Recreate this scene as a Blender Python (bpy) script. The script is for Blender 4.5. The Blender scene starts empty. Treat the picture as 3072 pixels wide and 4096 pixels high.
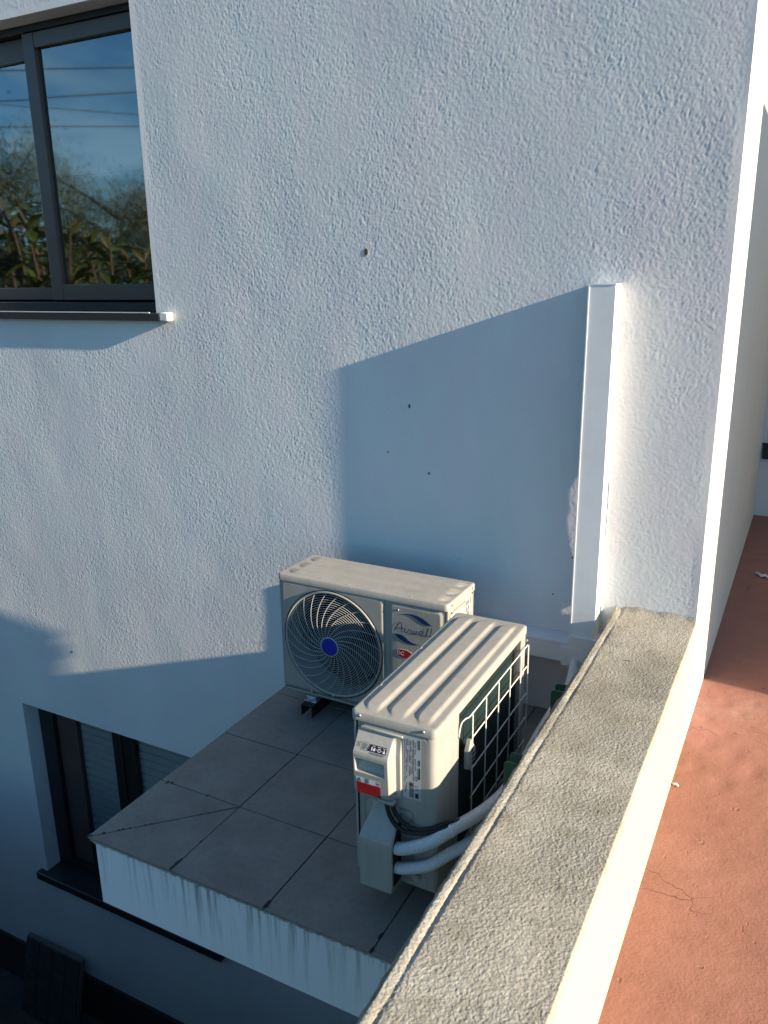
import bpy, bmesh, math, random
import numpy as np
from mathutils import Vector, Matrix

random.seed(7)
rng = np.random.default_rng(11)
S = bpy.context.scene
COL = S.collection

# ------------------------------------------------------------------ camera
cam = bpy.data.cameras.new('camera')
cam.sensor_fit = 'HORIZONTAL'
cam.sensor_width = 36.0
cam.lens = 36.0 * 3254.0 / 3072.0
cam.clip_start = 0.05
cam.clip_end = 2000.0
camo = bpy.data.objects.new('camera', cam)
COL.objects.link(camo)
def cam_axes(p, y, r):
    cp, sp = math.cos(p), math.sin(p)
    f = Vector((0, cp, -sp)); u = Vector((0, sp, cp)); x = Vector((1, 0, 0))
    Z = Matrix.Rotation(y, 3, 'Z')
    f, u, x = Z @ f, Z @ u, Z @ x
    c, s = math.cos(r), math.sin(r)
    return c * x + s * u, -s * x + c * u, f
_x, _u, _f = cam_axes(0.2806, 0.4864, -0.01462)
M = Matrix((( _x[0], _u[0], -_f[0], 0.2703), (_x[1], _u[1], -_f[1], -2.87), (_x[2], _u[2], -_f[2], 1.1949), (0, 0, 0, 1)))
camo.matrix_world = M
S.camera = camo

# ------------------------------------------------------------------ world and sun
SUN_TRAVEL = Vector((-1.0, 0.0855, -0.315)).normalized()
to_sun = -SUN_TRAVEL
SUN_EL = math.asin(to_sun.z)
SUN_AZ = math.atan2(to_sun.x, to_sun.y)      # clockwise from +Y
world = bpy.data.worlds.new('World')
S.world = world
world.use_nodes = True
wn, wl = world.node_tree.nodes, world.node_tree.links
bg = wn['Background']
sky = wn.new('ShaderNodeTexSky')
sky.sky_type = 'NISHITA'
sky.sun_disc = False
sky.sun_elevation = SUN_EL
sky.sun_rotation = SUN_AZ
sky.altitude = 50.0
sky.air_density = 1.0
sky.dust_density = 0.1
sky.ozone_density = 2.0
# thin broken clouds, the same all round the sky
tc = wn.new('ShaderNodeTexCoord')
mp = wn.new('ShaderNodeMapping'); mp.inputs['Scale'].default_value = (1.0, 1.0, 3.0)
cn = wn.new('ShaderNodeTexNoise'); cn.inputs['Scale'].default_value = 6.0; cn.inputs['Detail'].default_value = 7.0
cr = wn.new('ShaderNodeMapRange'); cr.inputs['From Min'].default_value = 0.46; cr.inputs['From Max'].default_value = 0.64
cr.inputs['To Max'].default_value = 0.65
bw = wn.new('ShaderNodeRGBToBW')
cm = wn.new('ShaderNodeMixRGB'); cm.blend_type = 'MULTIPLY'; cm.inputs['Fac'].default_value = 1.0
cm.inputs['Color2'].default_value = (2.0, 1.85, 1.75, 1)
mx = wn.new('ShaderNodeMixRGB')
wl.new(tc.outputs['Generated'], mp.inputs['Vector']); wl.new(mp.outputs['Vector'], cn.inputs['Vector'])
wl.new(cn.outputs['Fac'], cr.inputs['Value']); wl.new(cr.outputs['Result'], mx.inputs['Fac'])
wl.new(sky.outputs['Color'], bw.inputs['Color']); wl.new(bw.outputs['Val'], cm.inputs['Color1'])
wl.new(sky.outputs['Color'], mx.inputs['Color1']); wl.new(cm.outputs['Color'], mx.inputs['Color2'])
tint = wn.new('ShaderNodeMixRGB'); tint.blend_type = 'MULTIPLY'; tint.inputs['Fac'].default_value = 1.0
tint.inputs['Color2'].default_value = (0.48, 0.905, 1.20, 1)       # the camera's white balance
wl.new(mx.outputs['Color'], tint.inputs['Color1']); wl.new(tint.outputs['Color'], bg.inputs['Color'])
bg.inputs['Strength'].default_value = 0.073

sl = bpy.data.lights.new('sun', 'SUN')
sl.energy = 5.0
sl.angle = math.radians(0.53)
sl.color = (1.0, 0.86, 0.67)
so = bpy.data.objects.new('sun', sl)
so.rotation_euler = SUN_TRAVEL.to_track_quat('-Z', 'Y').to_euler()
so.location = (8, -1, 6)
COL.objects.link(so)

S.view_settings.view_transform = 'Standard'
S.view_settings.look = 'None'
S.view_settings.exposure = 1.05
S.view_settings.gamma = 1.0
S.view_settings.use_curve_mapping = False
S.cycles.max_bounces = 8
S.cycles.diffuse_bounces = 5
S.cycles.transparent_max_bounces = 12
S.cycles.sample_clamp_indirect = 8.0

# ------------------------------------------------------------------ materials
MATS = {}
def new_mat(name):
    m = bpy.data.materials.new(name); m.use_nodes = True
    MATS[name] = m
    nt = m.node_tree
    return m, nt.nodes, nt.links, nt.nodes['Principled BSDF']
def coord(n, l, scale=(1, 1, 1), kind='Object'):
    t = n.new('ShaderNodeTexCoord'); mpn = n.new('ShaderNodeMapping')
    mpn.inputs['Scale'].default_value = scale
    l.new(t.outputs[kind], mpn.inputs['Vector'])
    return mpn.outputs['Vector']
def worldpos(n, l, scale=(1, 1, 1)):
    t = n.new('ShaderNodeNewGeometry'); mpn = n.new('ShaderNodeMapping')
    mpn.inputs['Scale'].default_value = scale
    l.new(t.outputs['Position'], mpn.inputs['Vector'])
    return mpn.outputs['Vector']
def noise_node(n, l, vec, scale, detail=2.0, rough=0.5, dist=0.0):
    t = n.new('ShaderNodeTexNoise')
    t.inputs['Scale'].default_value = scale; t.inputs['Detail'].default_value = detail
    t.inputs['Roughness'].default_value = rough; t.inputs['Distortion'].default_value = dist
    l.new(vec, t.inputs['Vector'])
    return t.outputs['Fac']
def maprange(n, l, v, a, b, c=0.0, d=1.0):
    t = n.new('ShaderNodeMapRange')
    t.inputs['From Min'].default_value = a; t.inputs['From Max'].default_value = b
    t.inputs['To Min'].default_value = c; t.inputs['To Max'].default_value = d
    l.new(v, t.inputs['Value'])
    return t.outputs['Result']
def mixcol(n, l, fac, c1, c2, mode='MIX'):
    t = n.new('ShaderNodeMixRGB'); t.blend_type = mode
    for key, v in (('Fac', fac), ('Color1', c1), ('Color2', c2)):
        if isinstance(v, (int, float)): t.inputs[key].default_value = v
        elif isinstance(v, tuple): t.inputs[key].default_value = (*v, 1) if len(v) == 3 else v
        else: l.new(v, t.inputs[key])
    return t.outputs['Color']
def mathn(n, l, op, a, b=None, c=None):
    t = n.new('ShaderNodeMath'); t.operation = op
    for i, v in enumerate((a, b, c)):
        if v is None: continue
        if isinstance(v, (int, float)): t.inputs[i].default_value = v
        else: l.new(v, t.inputs[i])
    return t.outputs[0]
def bump(n, l, h, dist, normal=None, strength=1.0):
    b = n.new('ShaderNodeBump'); b.inputs['Distance'].default_value = dist; b.inputs['Strength'].default_value = strength
    l.new(h, b.inputs['Height'])
    if normal is not None: l.new(normal, b.inputs['Normal'])
    return b.outputs['Normal']
def simple(name, col, rough=0.5, metal=0.0, spec=0.5, var=0.08, vscale=14.0, bscale=0.0, bdist=0.0, worldspace=False):
    m, n, l, p = new_mat(name)
    v = worldpos(n, l) if worldspace else coord(n, l)
    f = noise_node(n, l, v, vscale, 4.0, 0.6)
    f = maprange(n, l, f, 0.3, 0.7)
    c1 = tuple(max(0, c * (1 - var)) for c in col); c2 = tuple(min(1, c * (1 + var)) for c in col)
    l.new(mixcol(n, l, f, c1, c2), p.inputs['Base Color'])
    p.inputs['Roughness'].default_value = rough; p.inputs['Metallic'].default_value = metal
    p.inputs['Specular IOR Level'].default_value = spec
    if bdist:
        l.new(bump(n, l, noise_node(n, l, v, bscale, 3.0), bdist), p.inputs['Normal'])
    return m

# painted plaster; the roughcast relief of the big wall is real geometry
def make_plaster(name, col, stain=0.10, fine=0.0):
    m, n, l, p = new_mat(name)
    v = worldpos(n, l, (1.6, 1.6, 0.8))
    big = noise_node(n, l, v, 1.3, 4.0, 0.6)
    l.new(mixcol(n, l, maprange(n, l, big, 0.35, 0.7), tuple(c * (1 - stain) for c in col), col), p.inputs['Base Color'])
    hue = mixcol(n, l, maprange(n, l, noise_node(n, l, v, 3.7, 3.0), 0.35, 0.65), (0.97, 1.0, 0.98), (1.0, 0.965, 0.985))
    base = p.inputs['Base Color'].links[0].from_socket
    l.new(mixcol(n, l, 1.0, base, hue, 'MULTIPLY'), p.inputs['Base Color'])
    p.inputs['Roughness'].default_value = 0.9
    p.inputs['Specular IOR Level'].default_value = 0.2
    if fine:
        l.new(bump(n, l, noise_node(n, l, v, 55, 2.0), fine), p.inputs['Normal'])
    return m
make_plaster('white_plaster', (0.755, 0.75, 0.75))
make_plaster('cream_plaster', (0.61, 0.56, 0.37), 0.04, 0.0007)

make_plaster('side_plaster', (0.78, 0.755, 0.68), 0.04, 0.0007)

# weathered top of the parapet
m, n, l, p = new_mat('weathered_render')
v = worldpos(n, l)
a = noise_node(n, l, v, 3.2, 5, 0.65)
b = noise_node(n, l, v, 11, 5, 0.65)
c = noise_node(n, l, v, 160, 3, 0.6)
col = mixcol(n, l, maprange(n, l, a, 0.35, 0.68), (0.36, 0.322, 0.252), (0.57, 0.525, 0.44))
col = mixcol(n, l, maprange(n, l, b, 0.5, 0.72, 0, 0.75), col, (0.27, 0.235, 0.165))
col = mixcol(n, l, maprange(n, l, noise_node(n, l, v, 26, 3), 0.63, 0.74, 0, 0.4), col, (0.30, 0.21, 0.11))
col = mixcol(n, l, maprange(n, l, c, 0.38, 0.68, 0, 1.0), mixcol(n, l, 0.4, col, (0.20, 0.185, 0.155)), col)
l.new(col, p.inputs['Base Color'])
p.inputs['Roughness'].default_value = 0.95; p.inputs['Specular IOR Level'].default_value = 0.15
l.new(bump(n, l, noise_node(n, l, v, 210, 3), 0.0016), p.inputs['Normal'])

# red painted screed of the terrace
m, n, l, p = new_mat('red_screed')
v = worldpos(n, l)
a = noise_node(n, l, v, 1.7, 5, 0.6); b = noise_node(n, l, v, 9, 5, 0.65)
col = mixcol(n, l, maprange(n, l, a, 0.35, 0.7), (0.315, 0.142, 0.107), (0.365, 0.175, 0.135))
col = mixcol(n, l, maprange(n, l, b, 0.45, 0.75, 0, 0.5), col, (0.235, 0.105, 0.078))
worn = mathn(n, l, 'MULTIPLY', maprange(n, l, noise_node(n, l, v, 2.3, 3, 0.5, 0.3), 0.60, 0.72), maprange(n, l, noise_node(n, l, v, 38, 5, 0.7), 0.42, 0.7))
col = mixcol(n, l, worn, col, (0.38, 0.28, 0.24))
ck = noise_node(n, l, v, 2.6, 3.0, 0.62, 0.4)
ckm = mathn(n, l, 'SUBTRACT', 1.0, maprange(n, l, mathn(n, l, 'ABSOLUTE', mathn(n, l, 'SUBTRACT', ck, 0.5)), 0.0, 0.0045))
ckm = mathn(n, l, 'MULTIPLY', ckm, maprange(n, l, noise_node(n, l, v, 1.9, 2), 0.50, 0.58))
col = mixcol(n, l, mathn(n, l, 'MULTIPLY', ckm, 0.4), col, (0.2, 0.09, 0.06))
l.new(col, p.inputs['Base Color'])
p.inputs['Roughness'].default_value = 0.72; p.inputs['Specular IOR Level'].default_value = 0.3
h1 = noise_node(n, l, v, 120, 3, 0.55); h2 = noise_node(n, l, v, 14, 4, 0.55)
nb = bump(n, l, h2, 0.006)
nb = bump(n, l, h1, 0.0017, nb)
pit = maprange(n, l, noise_node(n, l, worldpos(n, l, (1, .55, 1)), 34, 2), 0.70, 0.76)
nb = bump(n, l, mathn(n, l, 'SUBTRACT', 1.0, pit), 0.005, nb)
l.new(bump(n, l, mathn(n, l, 'SUBTRACT', 1.0, ckm), 0.003, nb), p.inputs['Normal'])

# glazed grey canopy tiles
m, n, l, p = new_mat('grey_tile')
v = worldpos(n, l)
col = mixcol(n, l, maprange(n, l, noise_node(n, l, v, 5, 5, 0.65), 0.3, 0.7), (0.20, 0.18, 0.16), (0.29, 0.26, 0.23))
col = mixcol(n, l, maprange(n, l, noise_node(n, l, v, 45, 4, 0.7), 0.5, 0.75, 0, 0.4), col, (0.11, 0.10, 0.09))
l.new(col, p.inputs['Base Color'])
p.inputs['Roughness'].default_value = 0.62; p.inputs['Specular IOR Level'].default_value = 0.35
l.new(bump(n, l, noise_node(n, l, v, 260, 2), 0.0004), p.inputs['Normal'])

# streaked canopy fascia
m, n, l, p = new_mat('stained_fascia')
v = worldpos(n, l)
st = noise_node(n, l, worldpos(n, l, (1, 1, 0.05)), 42, 4, 0.65)
geo = n.new('ShaderNodeNewGeometry'); sep = n.new('ShaderNodeSeparateXYZ'); l.new(geo.outputs['Position'], sep.inputs[0])
near_edge = maprange(n, l, sep.outputs['Z'], -0.74, -0.49, 0.0, 1.0)
drip_len = mathn(n, l, 'POWER', near_edge, 1.6)
patch = maprange(n, l, noise_node(n, l, worldpos(n, l, (1, 1, 0.0)), 6.0, 2), 0.28, 0.55)
mask = mathn(n, l, 'MULTIPLY', mathn(n, l, 'MULTIPLY', maprange(n, l, st, 0.49, 0.64), drip_len), patch)
col = mixcol(n, l, mathn(n, l, 'MULTIPLY', mask, 0.9), (0.87, 0.88, 0.88), (0.09, 0.10, 0.085))
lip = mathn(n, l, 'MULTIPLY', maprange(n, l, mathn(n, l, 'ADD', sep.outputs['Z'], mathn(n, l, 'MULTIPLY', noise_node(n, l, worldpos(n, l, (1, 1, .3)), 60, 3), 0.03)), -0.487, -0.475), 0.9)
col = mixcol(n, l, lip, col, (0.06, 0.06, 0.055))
l.new(col, p.inputs['Base Color']); p.inputs['Roughness'].default_value = 0.85; p.inputs['Specular IOR Level'].default_value = 0.2
l.new(bump(n, l, noise_node(n, l, v, 70, 3), 0.0012), p.inputs['Normal'])

simple('mortar', (0.36, 0.35, 0.32), 0.95, var=0.3, vscale=60, bscale=150, bdist=0.003, worldspace=True)
simple('edge_mortar', (0.27, 0.225, 0.17), 0.95, var=0.35, vscale=40, bscale=150, bdist=0.003, worldspace=True)
simple('dark_joint', (0.035, 0.034, 0.03), 0.95, var=0.3, worldspace=True)
simple('cream_paint', (0.39, 0.363, 0.315), 0.42, spec=0.45, var=0.055, vscale=11, bscale=9, bdist=0.0012)
simple('cream_plastic', (0.43, 0.405, 0.355), 0.36, spec=0.5, var=0.02, vscale=9)
simple('pvc_white', (0.80, 0.805, 0.80), 0.35, spec=0.5, var=0.045, vscale=9)
simple('dark_cavity', (0.007, 0.0065, 0.007), 0.8, var=0.1)
simple('fan_black', (0.022, 0.014, 0.014), 0.45)
simple('grille_paint', (0.42, 0.41, 0.39), 0.45, var=0.02)
simple('wire_paint', (0.74, 0.71, 0.64), 0.45, var=0.03)
simple('zinc', (0.62, 0.63, 0.64), 0.35, metal=0.85, var=0.1, vscale=40)
simple('green_paint', (0.035, 0.10, 0.055), 0.5, var=0.15, vscale=20)
simple('black_rubber', (0.012, 0.012, 0.012), 0.5, var=0.1)
simple('dark_aluminium', (0.085, 0.06, 0.055), 0.38, spec=0.5, var=0.08, vscale=8)
simple('black_aluminium', (0.012, 0.012, 0.013), 0.45, var=0.1)
simple('granite', (0.03, 0.03, 0.032), 0.32, var=0.35, vscale=120)
simple('sill_paint', (0.72, 0.70, 0.64), 0.8, var=0.12, vscale=60)
simple('blind_fabric', (0.34, 0.36, 0.34), 0.9, var=0.05)
simple('shutter_slat', (0.42, 0.44, 0.45), 0.6, var=0.04)
simple('room_dark', (0.03, 0.028, 0.026), 0.9)
simple('plinth_black', (0.022, 0.021, 0.022), 0.8, var=0.3, vscale=8, worldspace=True)
simple('yard_ground', (0.035, 0.035, 0.036), 0.95, var=0.35, vscale=3, bscale=40, bdist=0.01, worldspace=True)
simple('slab_dark', (0.032, 0.034, 0.034), 0.85, var=0.3, vscale=15, bscale=80, bdist=0.001)
simple('slab_backing', (0.11, 0.105, 0.10), 0.9, var=0.2, vscale=20)
simple('ink_blue', (0.008, 0.03, 0.11), 0.4)
simple('badge_blue', (0.004, 0.02, 0.33), 0.35, var=0.02)
simple('badge_text', (0.08, 0.25, 0.75), 0.5, var=0.02)
simple('badge_red', (0.42, 0.012, 0.015), 0.4, var=0.03)
simple('label_white', (0.76, 0.76, 0.73), 0.45, var=0.02)
simple('label_silver', (0.50, 0.51, 0.50), 0.4, var=0.03)
simple('print_black', (0.015, 0.014, 0.016), 0.5)
simple('print_purple', (0.03, 0.012, 0.03), 0.45)
simple('print_red', (0.50, 0.015, 0.018), 0.45, var=0.04)
simple('print_dark_red', (0.22, 0.01, 0.012), 0.5)
simple('print_yellow', (0.25, 0.28, 0.02), 0.5)
simple('brass', (0.55, 0.40, 0.18), 0.3, metal=1.0)
simple('paper_scrap', (0.75, 0.75, 0.76), 0.7)
simple('bark', (0.10, 0.075, 0.05), 0.9, var=0.3, vscale=20, bscale=60, bdist=0.01)
simple('leaf_red_tip', (0.085, 0.075, 0.028), 0.4, var=0.3, vscale=9)
simple('leaf_rubber', (0.085, 0.12, 0.03), 0.3, var=0.45, vscale=6)
simple('leaf_feather', (0.12, 0.14, 0.085), 0.7, var=0.35, vscale=4)
simple('leaf_dark', (0.03, 0.055, 0.025), 0.6, var=0.4, vscale=4)
simple('cable_black', (0.01, 0.01, 0.01), 0.6)
simple('stain_dark', (0.06, 0.055, 0.05), 0.9)
simple('hole_rim', (0.45, 0.38, 0.28), 0.9)

for nm in ('cream_paint', 'cream_plastic'):
    m = MATS[nm]; n, l = m.node_tree.nodes, m.node_tree.links; p = n['Principled BSDF']
    old = p.inputs['Base Color'].links[0].from_socket
    run = maprange(n, l, noise_node(n, l, coord(n, l, (1, 1, .07)), 48, 4, .65), .50, .78)
    speck = maprange(n, l, noise_node(n, l, coord(n, l), 170, 2), .66, .74)
    grime = mathn(n, l, 'MAXIMUM', mathn(n, l, 'MULTIPLY', run, .35), mathn(n, l, 'MULTIPLY', speck, .30))
    l.new(mixcol(n, l, grime, old, (.22, .19, .15)), p.inputs['Base Color'])

# corrugated pipe lagging (fine rings round the pipe)
m, n, l, p = new_mat('pipe_lagging')
p.inputs['Base Color'].default_value = (0.78, 0.79, 0.80, 1); p.inputs['Roughness'].default_value = 0.4
uvn = n.new('ShaderNodeUVMap'); sp = n.new('ShaderNodeSeparateXYZ'); l.new(uvn.outputs['UV'], sp.inputs[0])
rib = mathn(n, l, 'SINE', mathn(n, l, 'MULTIPLY', sp.outputs['Y'], 2 * math.pi / 0.0048))
l.new(bump(n, l, rib, 0.0006), p.inputs['Normal'])

# condenser fins
m, n, l, p = new_mat('coil_fins')
t = n.new('ShaderNodeTexCoord'); sp = n.new('ShaderNodeSeparateXYZ'); l.new(t.outputs['Object'], sp.inputs[0])
fin = mathn(n, l, 'SINE', mathn(n, l, 'MULTIPLY', sp.outputs['X'], 2 * math.pi / 0.0045))
row = mathn(n, l, 'SINE', mathn(n, l, 'MULTIPLY', sp.outputs['Z'], 2 * math.pi / 0.0225))
col = mixcol(n, l, maprange(n, l, row, 0.90, 1.0), (0.012, 0.034, 0.032), (0.005, 0.012, 0.012))
col = mixcol(n, l, maprange(n, l, mathn(n, l, 'SINE', mathn(n, l, 'MULTIPLY', sp.outputs['X'], 2 * math.pi / 0.052)), 0.97, 1.0), col, (0.004, 0.008, 0.008))
l.new(col, p.inputs['Base Color']); p.inputs['Roughness'].default_value = 0.5
l.new(bump(n, l, fin, 0.0012), p.inputs['Normal'])

# window glass: mirror-like coated glazing over a see-through pane
def make_glass(name, ior, tint):
    m = bpy.data.materials.new(name); m.use_nodes = True; MATS[name] = m
    n, l = m.node_tree.nodes, m.node_tree.links
    n.remove(n['Principled BSDF'])
    fr = n.new('ShaderNodeFresnel'); fr.inputs['IOR'].default_value = ior
    gl = n.new('ShaderNodeBsdfGlossy'); gl.inputs['Roughness'].default_value = 0.03
    gl.inputs['Color'].default_value = (0.95, 0.97, 1.0, 1)
    tr = n.new('ShaderNodeBsdfTransparent'); tr.inputs['Color'].default_value = tint
    mi = n.new('ShaderNodeMixShader')
    l.new(fr.outputs[0], mi.inputs[0]); l.new(tr.outputs[0], mi.inputs[1]); l.new(gl.outputs[0], mi.inputs[2])
    l.new(mi.outputs[0], n['Material Output'].inputs['Surface'])
make_glass('window_glass', 2.9, (0.6, 0.66, 0.64, 1))
make_glass('dim_glass', 1.6, (0.9, 0.92, 0.92, 1))

# ------------------------------------------------------------------ mesh helpers
class MB:
    def __init__(self):
        self.v = []; self.f = []; self.uv = {}
    def add(self, vs, fs):
        o = len(self.v)
        self.v.extend([tuple(map(float, q)) for q in vs])
        self.f.extend([tuple(i + o for i in q) for q in fs])
        return self
    def box(self, a, b):
        x0, y0, z0 = a; x1, y1, z1 = b
        return self.add([(x0, y0, z0), (x1, y0, z0), (x1, y1, z0), (x0, y1, z0), (x0, y0, z1), (x1, y0, z1), (x1, y1, z1), (x0, y1, z1)],
                        [(0, 3, 2, 1), (4, 5, 6, 7), (0, 1, 5, 4), (1, 2, 6, 5), (2, 3, 7, 6), (3, 0, 4, 7)])
    def quad(self, *p):
        return self.add(p, [tuple(range(len(p)))])
    def tube(self, path, r, n=8, closed=False, caps=True):
        P = [Vector(q) for q in path]; N = len(P); rings = []
        rr = r if hasattr(r, '__len__') else [r] * N
        prev = None
        for i, q in enumerate(P):
            if closed: d = P[(i + 1) % N] - P[i - 1]
            else: d = P[min(i + 1, N - 1)] - P[max(i - 1, 0)]
            d.normalize()
            if prev is None:
                a = Vector((0, 0, 1)) if abs(d.z) < 0.9 else Vector((1, 0, 0))
                a = (a - d * a.dot(d)).normalized()
            else:
                a = (prev - d * prev.dot(d)).normalized()
            prev = a; b = d.cross(a)
            rings.append([q + (a * math.cos(2 * math.pi * k / n) + b * math.sin(2 * math.pi * k / n)) * rr[i] for k in range(n)])
        vs = [w for R in rings for w in R]; fs = []
        m_ = N if closed else N - 1
        for i in range(m_):
            j = (i + 1) % N
            for k in range(n):
                fs.append((i * n + k, i * n + (k + 1) % n, j * n + (k + 1) % n, j * n + k))
        if caps and not closed:
            fs.append(tuple(range(n))[::-1]); fs.append(tuple((N - 1) * n + k for k in range(n)))
        return self.add(vs, fs)
    def prism(self, poly, fn0, fn1):
        n = len(poly)
        vs = [fn0(*q) for q in poly] + [fn1(*q) for q in poly]
        fs = [tuple(range(n))[::-1], tuple(range(n, 2 * n))] + [(i, (i + 1) % n, n + (i + 1) % n, n + i) for i in range(n)]
        return self.add(vs, fs)
    def grid(self, P):
        nu, nv = len(P), len(P[0])
        vs = [P[i][j] for i in range(nu) for j in range(nv)]
        fs = [(i * nv + j, (i + 1) * nv + j, (i + 1) * nv + j + 1, i * nv + j + 1) for i in range(nu - 1) for j in range(nv - 1)]
        return self.add(vs, fs)
    def build(self, name, mat, parent=None, smooth=False, bevel=0.0, segs=2, angle=35, kind=None, autosmooth=None):
        me = bpy.data.meshes.new(name)
        me.from_pydata(self.v, [], self.f)
        me.validate()
        bm = bmesh.new(); bm.from_mesh(me)
        bmesh.ops.recalc_face_normals(bm, faces=bm.faces)
        bm.to_mesh(me); bm.free()
        return link(name, me, mat, parent, smooth, bevel, segs, angle, kind)
def link(name, me, mat, parent=None, smooth=False, bevel=0.0, segs=2, angle=35, kind=None):
    if not me.materials: me.materials.append(MATS[mat])
    if smooth:
        me.polygons.foreach_set('use_smooth', [True] * len(me.polygons))
        me.set_sharp_from_angle(angle=math.radians(angle))
    o = bpy.data.objects.new(name, me)
    COL.objects.link(o)
    if parent is not None: o.parent = parent
    if bevel:
        bv = o.modifiers.new('bevel', 'BEVEL'); bv.width = bevel; bv.segments = segs; bv.limit_method = 'ANGLE'; bv.angle_limit = math.radians(40)
        bv.harden_normals = False
        me.polygons.foreach_set('use_smooth', [True] * len(me.polygons))
        me.set_sharp_from_angle(angle=math.radians(angle))
    if kind: o['kind'] = kind
    return o
def thing(name, label, cat, loc=(0, 0, 0), rz=0.0, group=None):
    o = bpy.data.objects.new(name, None); COL.objects.link(o)
    o.location = loc; o.rotation_euler = (0, 0, rz); o.empty_display_size = 0.1
    o['label'] = label; o['category'] = cat
    if group: o['group'] = group
    return o
def tag(o, label, cat, group=None):
    o['label'] = label; o['category'] = cat
    if group: o['group'] = group
    return o
def struct(o):
    o['kind'] = 'structure'; return o
def copy_tree(o, parent=None):
    c = o.copy(); COL.objects.link(c); c.parent = parent
    for ch in list(o.children): copy_tree(ch, c)
    return c
def spline(pts, per=8):
    P = [Vector(q) for q in pts]; out = []
    for i in range(len(P) - 1):
        p0 = P[max(i - 1, 0)]; p1 = P[i]; p2 = P[i + 1]; p3 = P[min(i + 2, len(P) - 1)]
        for k in range(per):
            t = k / per
            out.append(0.5 * ((2 * p1) + (p2 - p0) * t + (2 * p0 - 5 * p1 + 4 * p2 - p3) * t * t + (3 * p1 - p0 - 3 * p2 + p3) * t ** 3))
    out.append(P[-1])
    return out
def ss(e0, e1, x):
    t = np.clip((np.asarray(x, float) - e0) / (e1 - e0), 0, 1)
    return t * t * (3 - 2 * t)
def text_mesh(body, size, extrude=0.0, shear=0.0, spacing=1.0, align='CENTER'):
    cu = bpy.data.curves.new('t', 'FONT'); cu.body = body; cu.size = size; cu.extrude = extrude; cu.shear = shear
    cu.space_character = spacing; cu.align_x = align; cu.align_y = 'CENTER'; cu.resolution_u = 3
    o = bpy.data.objects.new('t', cu); COL.objects.link(o)
    dg = bpy.context.evaluated_depsgraph_get()
    me = bpy.data.meshes.new_from_object(o.evaluated_get(dg))
    bpy.data.objects.remove(o); bpy.data.curves.remove(cu)
    return me

# numpy value noise
_T = rng.random((512, 512))
def vnoise(x, y, f, seed=0):
    x = np.asarray(x) * f + seed * 17.13; y = np.asarray(y) * f + seed * 7.77
    xi = np.floor(x).astype(int); yi = np.floor(y).astype(int)
    fx = x - xi; fy = y - yi
    fx = fx * fx * (3 - 2 * fx); fy = fy * fy * (3 - 2 * fy)
    g = lambda a, b: _T[a % 512, b % 512]
    return (g(xi, yi) * (1 - fx) + g(xi + 1, yi) * fx) * (1 - fy) + (g(xi, yi + 1) * (1 - fx) + g(xi + 1, yi + 1) * fx) * fy
def grid_mesh(name, X, Y, Z):
    nu, nv = X.shape
    co = np.stack([X, Y, Z], -1).reshape(-1, 3)
    idx = np.arange(nu * nv).reshape(nu, nv)
    q = np.stack([idx[:-1, :-1], idx[1:, :-1], idx[1:, 1:], idx[:-1, 1:]], -1).reshape(-1, 4)
    me = bpy.data.meshes.new(name)
    me.vertices.add(len(co)); me.vertices.foreach_set('co', co.ravel())
    me.loops.add(q.size); me.loops.foreach_set('vertex_index', q.ravel())
    me.polygons.add(len(q)); me.polygons.foreach_set('loop_start', np.arange(0, q.size, 4)); 
    me.polygons.foreach_set('use_smooth', [True] * len(q))
    me.update(); me.validate()
    return me

# ================================================================== THE SETTING
FZ = -0.475          # terrace floor
GZ = -3.50           # yard ground
ZS = -0.47           # top of the canopy tiles
BY = 3.31            # far wall of the terrace

g = MB().quad((-900, -900, GZ), (900, -900, GZ), (900, 900, GZ), (-900, 900, GZ)).build('ground', 'yard_ground')
struct(g)

# terrace floor, gently uneven, with worn dents near the parapet foot
nx, ny = 150, 330
X, Y = np.meshgrid(np.linspace(-0.02, 3.0, nx), np.linspace(-3.4, BY, ny), indexing='ij')
Z = FZ + 0.006 * (vnoise(X, Y, 2.2, 1) - .5) + 0.003 * (vnoise(X, Y, 7, 2) - .5)
dents = [(0.10, 0.36, .018), (0.16, 0.30, .02), (0.05, 0.20, .016), (0.13, 0.12, .02), (0.21, 0.40, .014), (0.08, 0.02, .018), (0.17, -0.02, .018),
         (0.24, -0.10, .022), (0.30, 0.22, .02), (0.06, -0.16, .018), (0.15, -0.22, .02), (0.34, -0.24, .018), (0.26, 0.55, .02), (0.40, 0.08, .02)]
for dx, dy, dr in dents:
    dr *= 1.3
    rr2 = ((X - dx) ** 2 / (dr * 0.8) ** 2 + (Y - dy) ** 2 / (dr * 1.3) ** 2)
    Z -= 0.009 * np.exp(-rr2)
tf = link('terrace_floor', grid_mesh('terrace_floor', X, Y, Z), 'red_screed')
struct(tf)
st2 = MB().box((3.0, -3.4, GZ), (3.2, 6.0, FZ - .01)).box((-0.02, BY + .3, GZ), (3.0, 6.0, FZ - .01))

def sheet(x0, x1, y, z0, z1): return MB().quad((x0, y, z0), (x1, y, z0), (x1, y, z1), (x0, y, z1))
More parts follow.
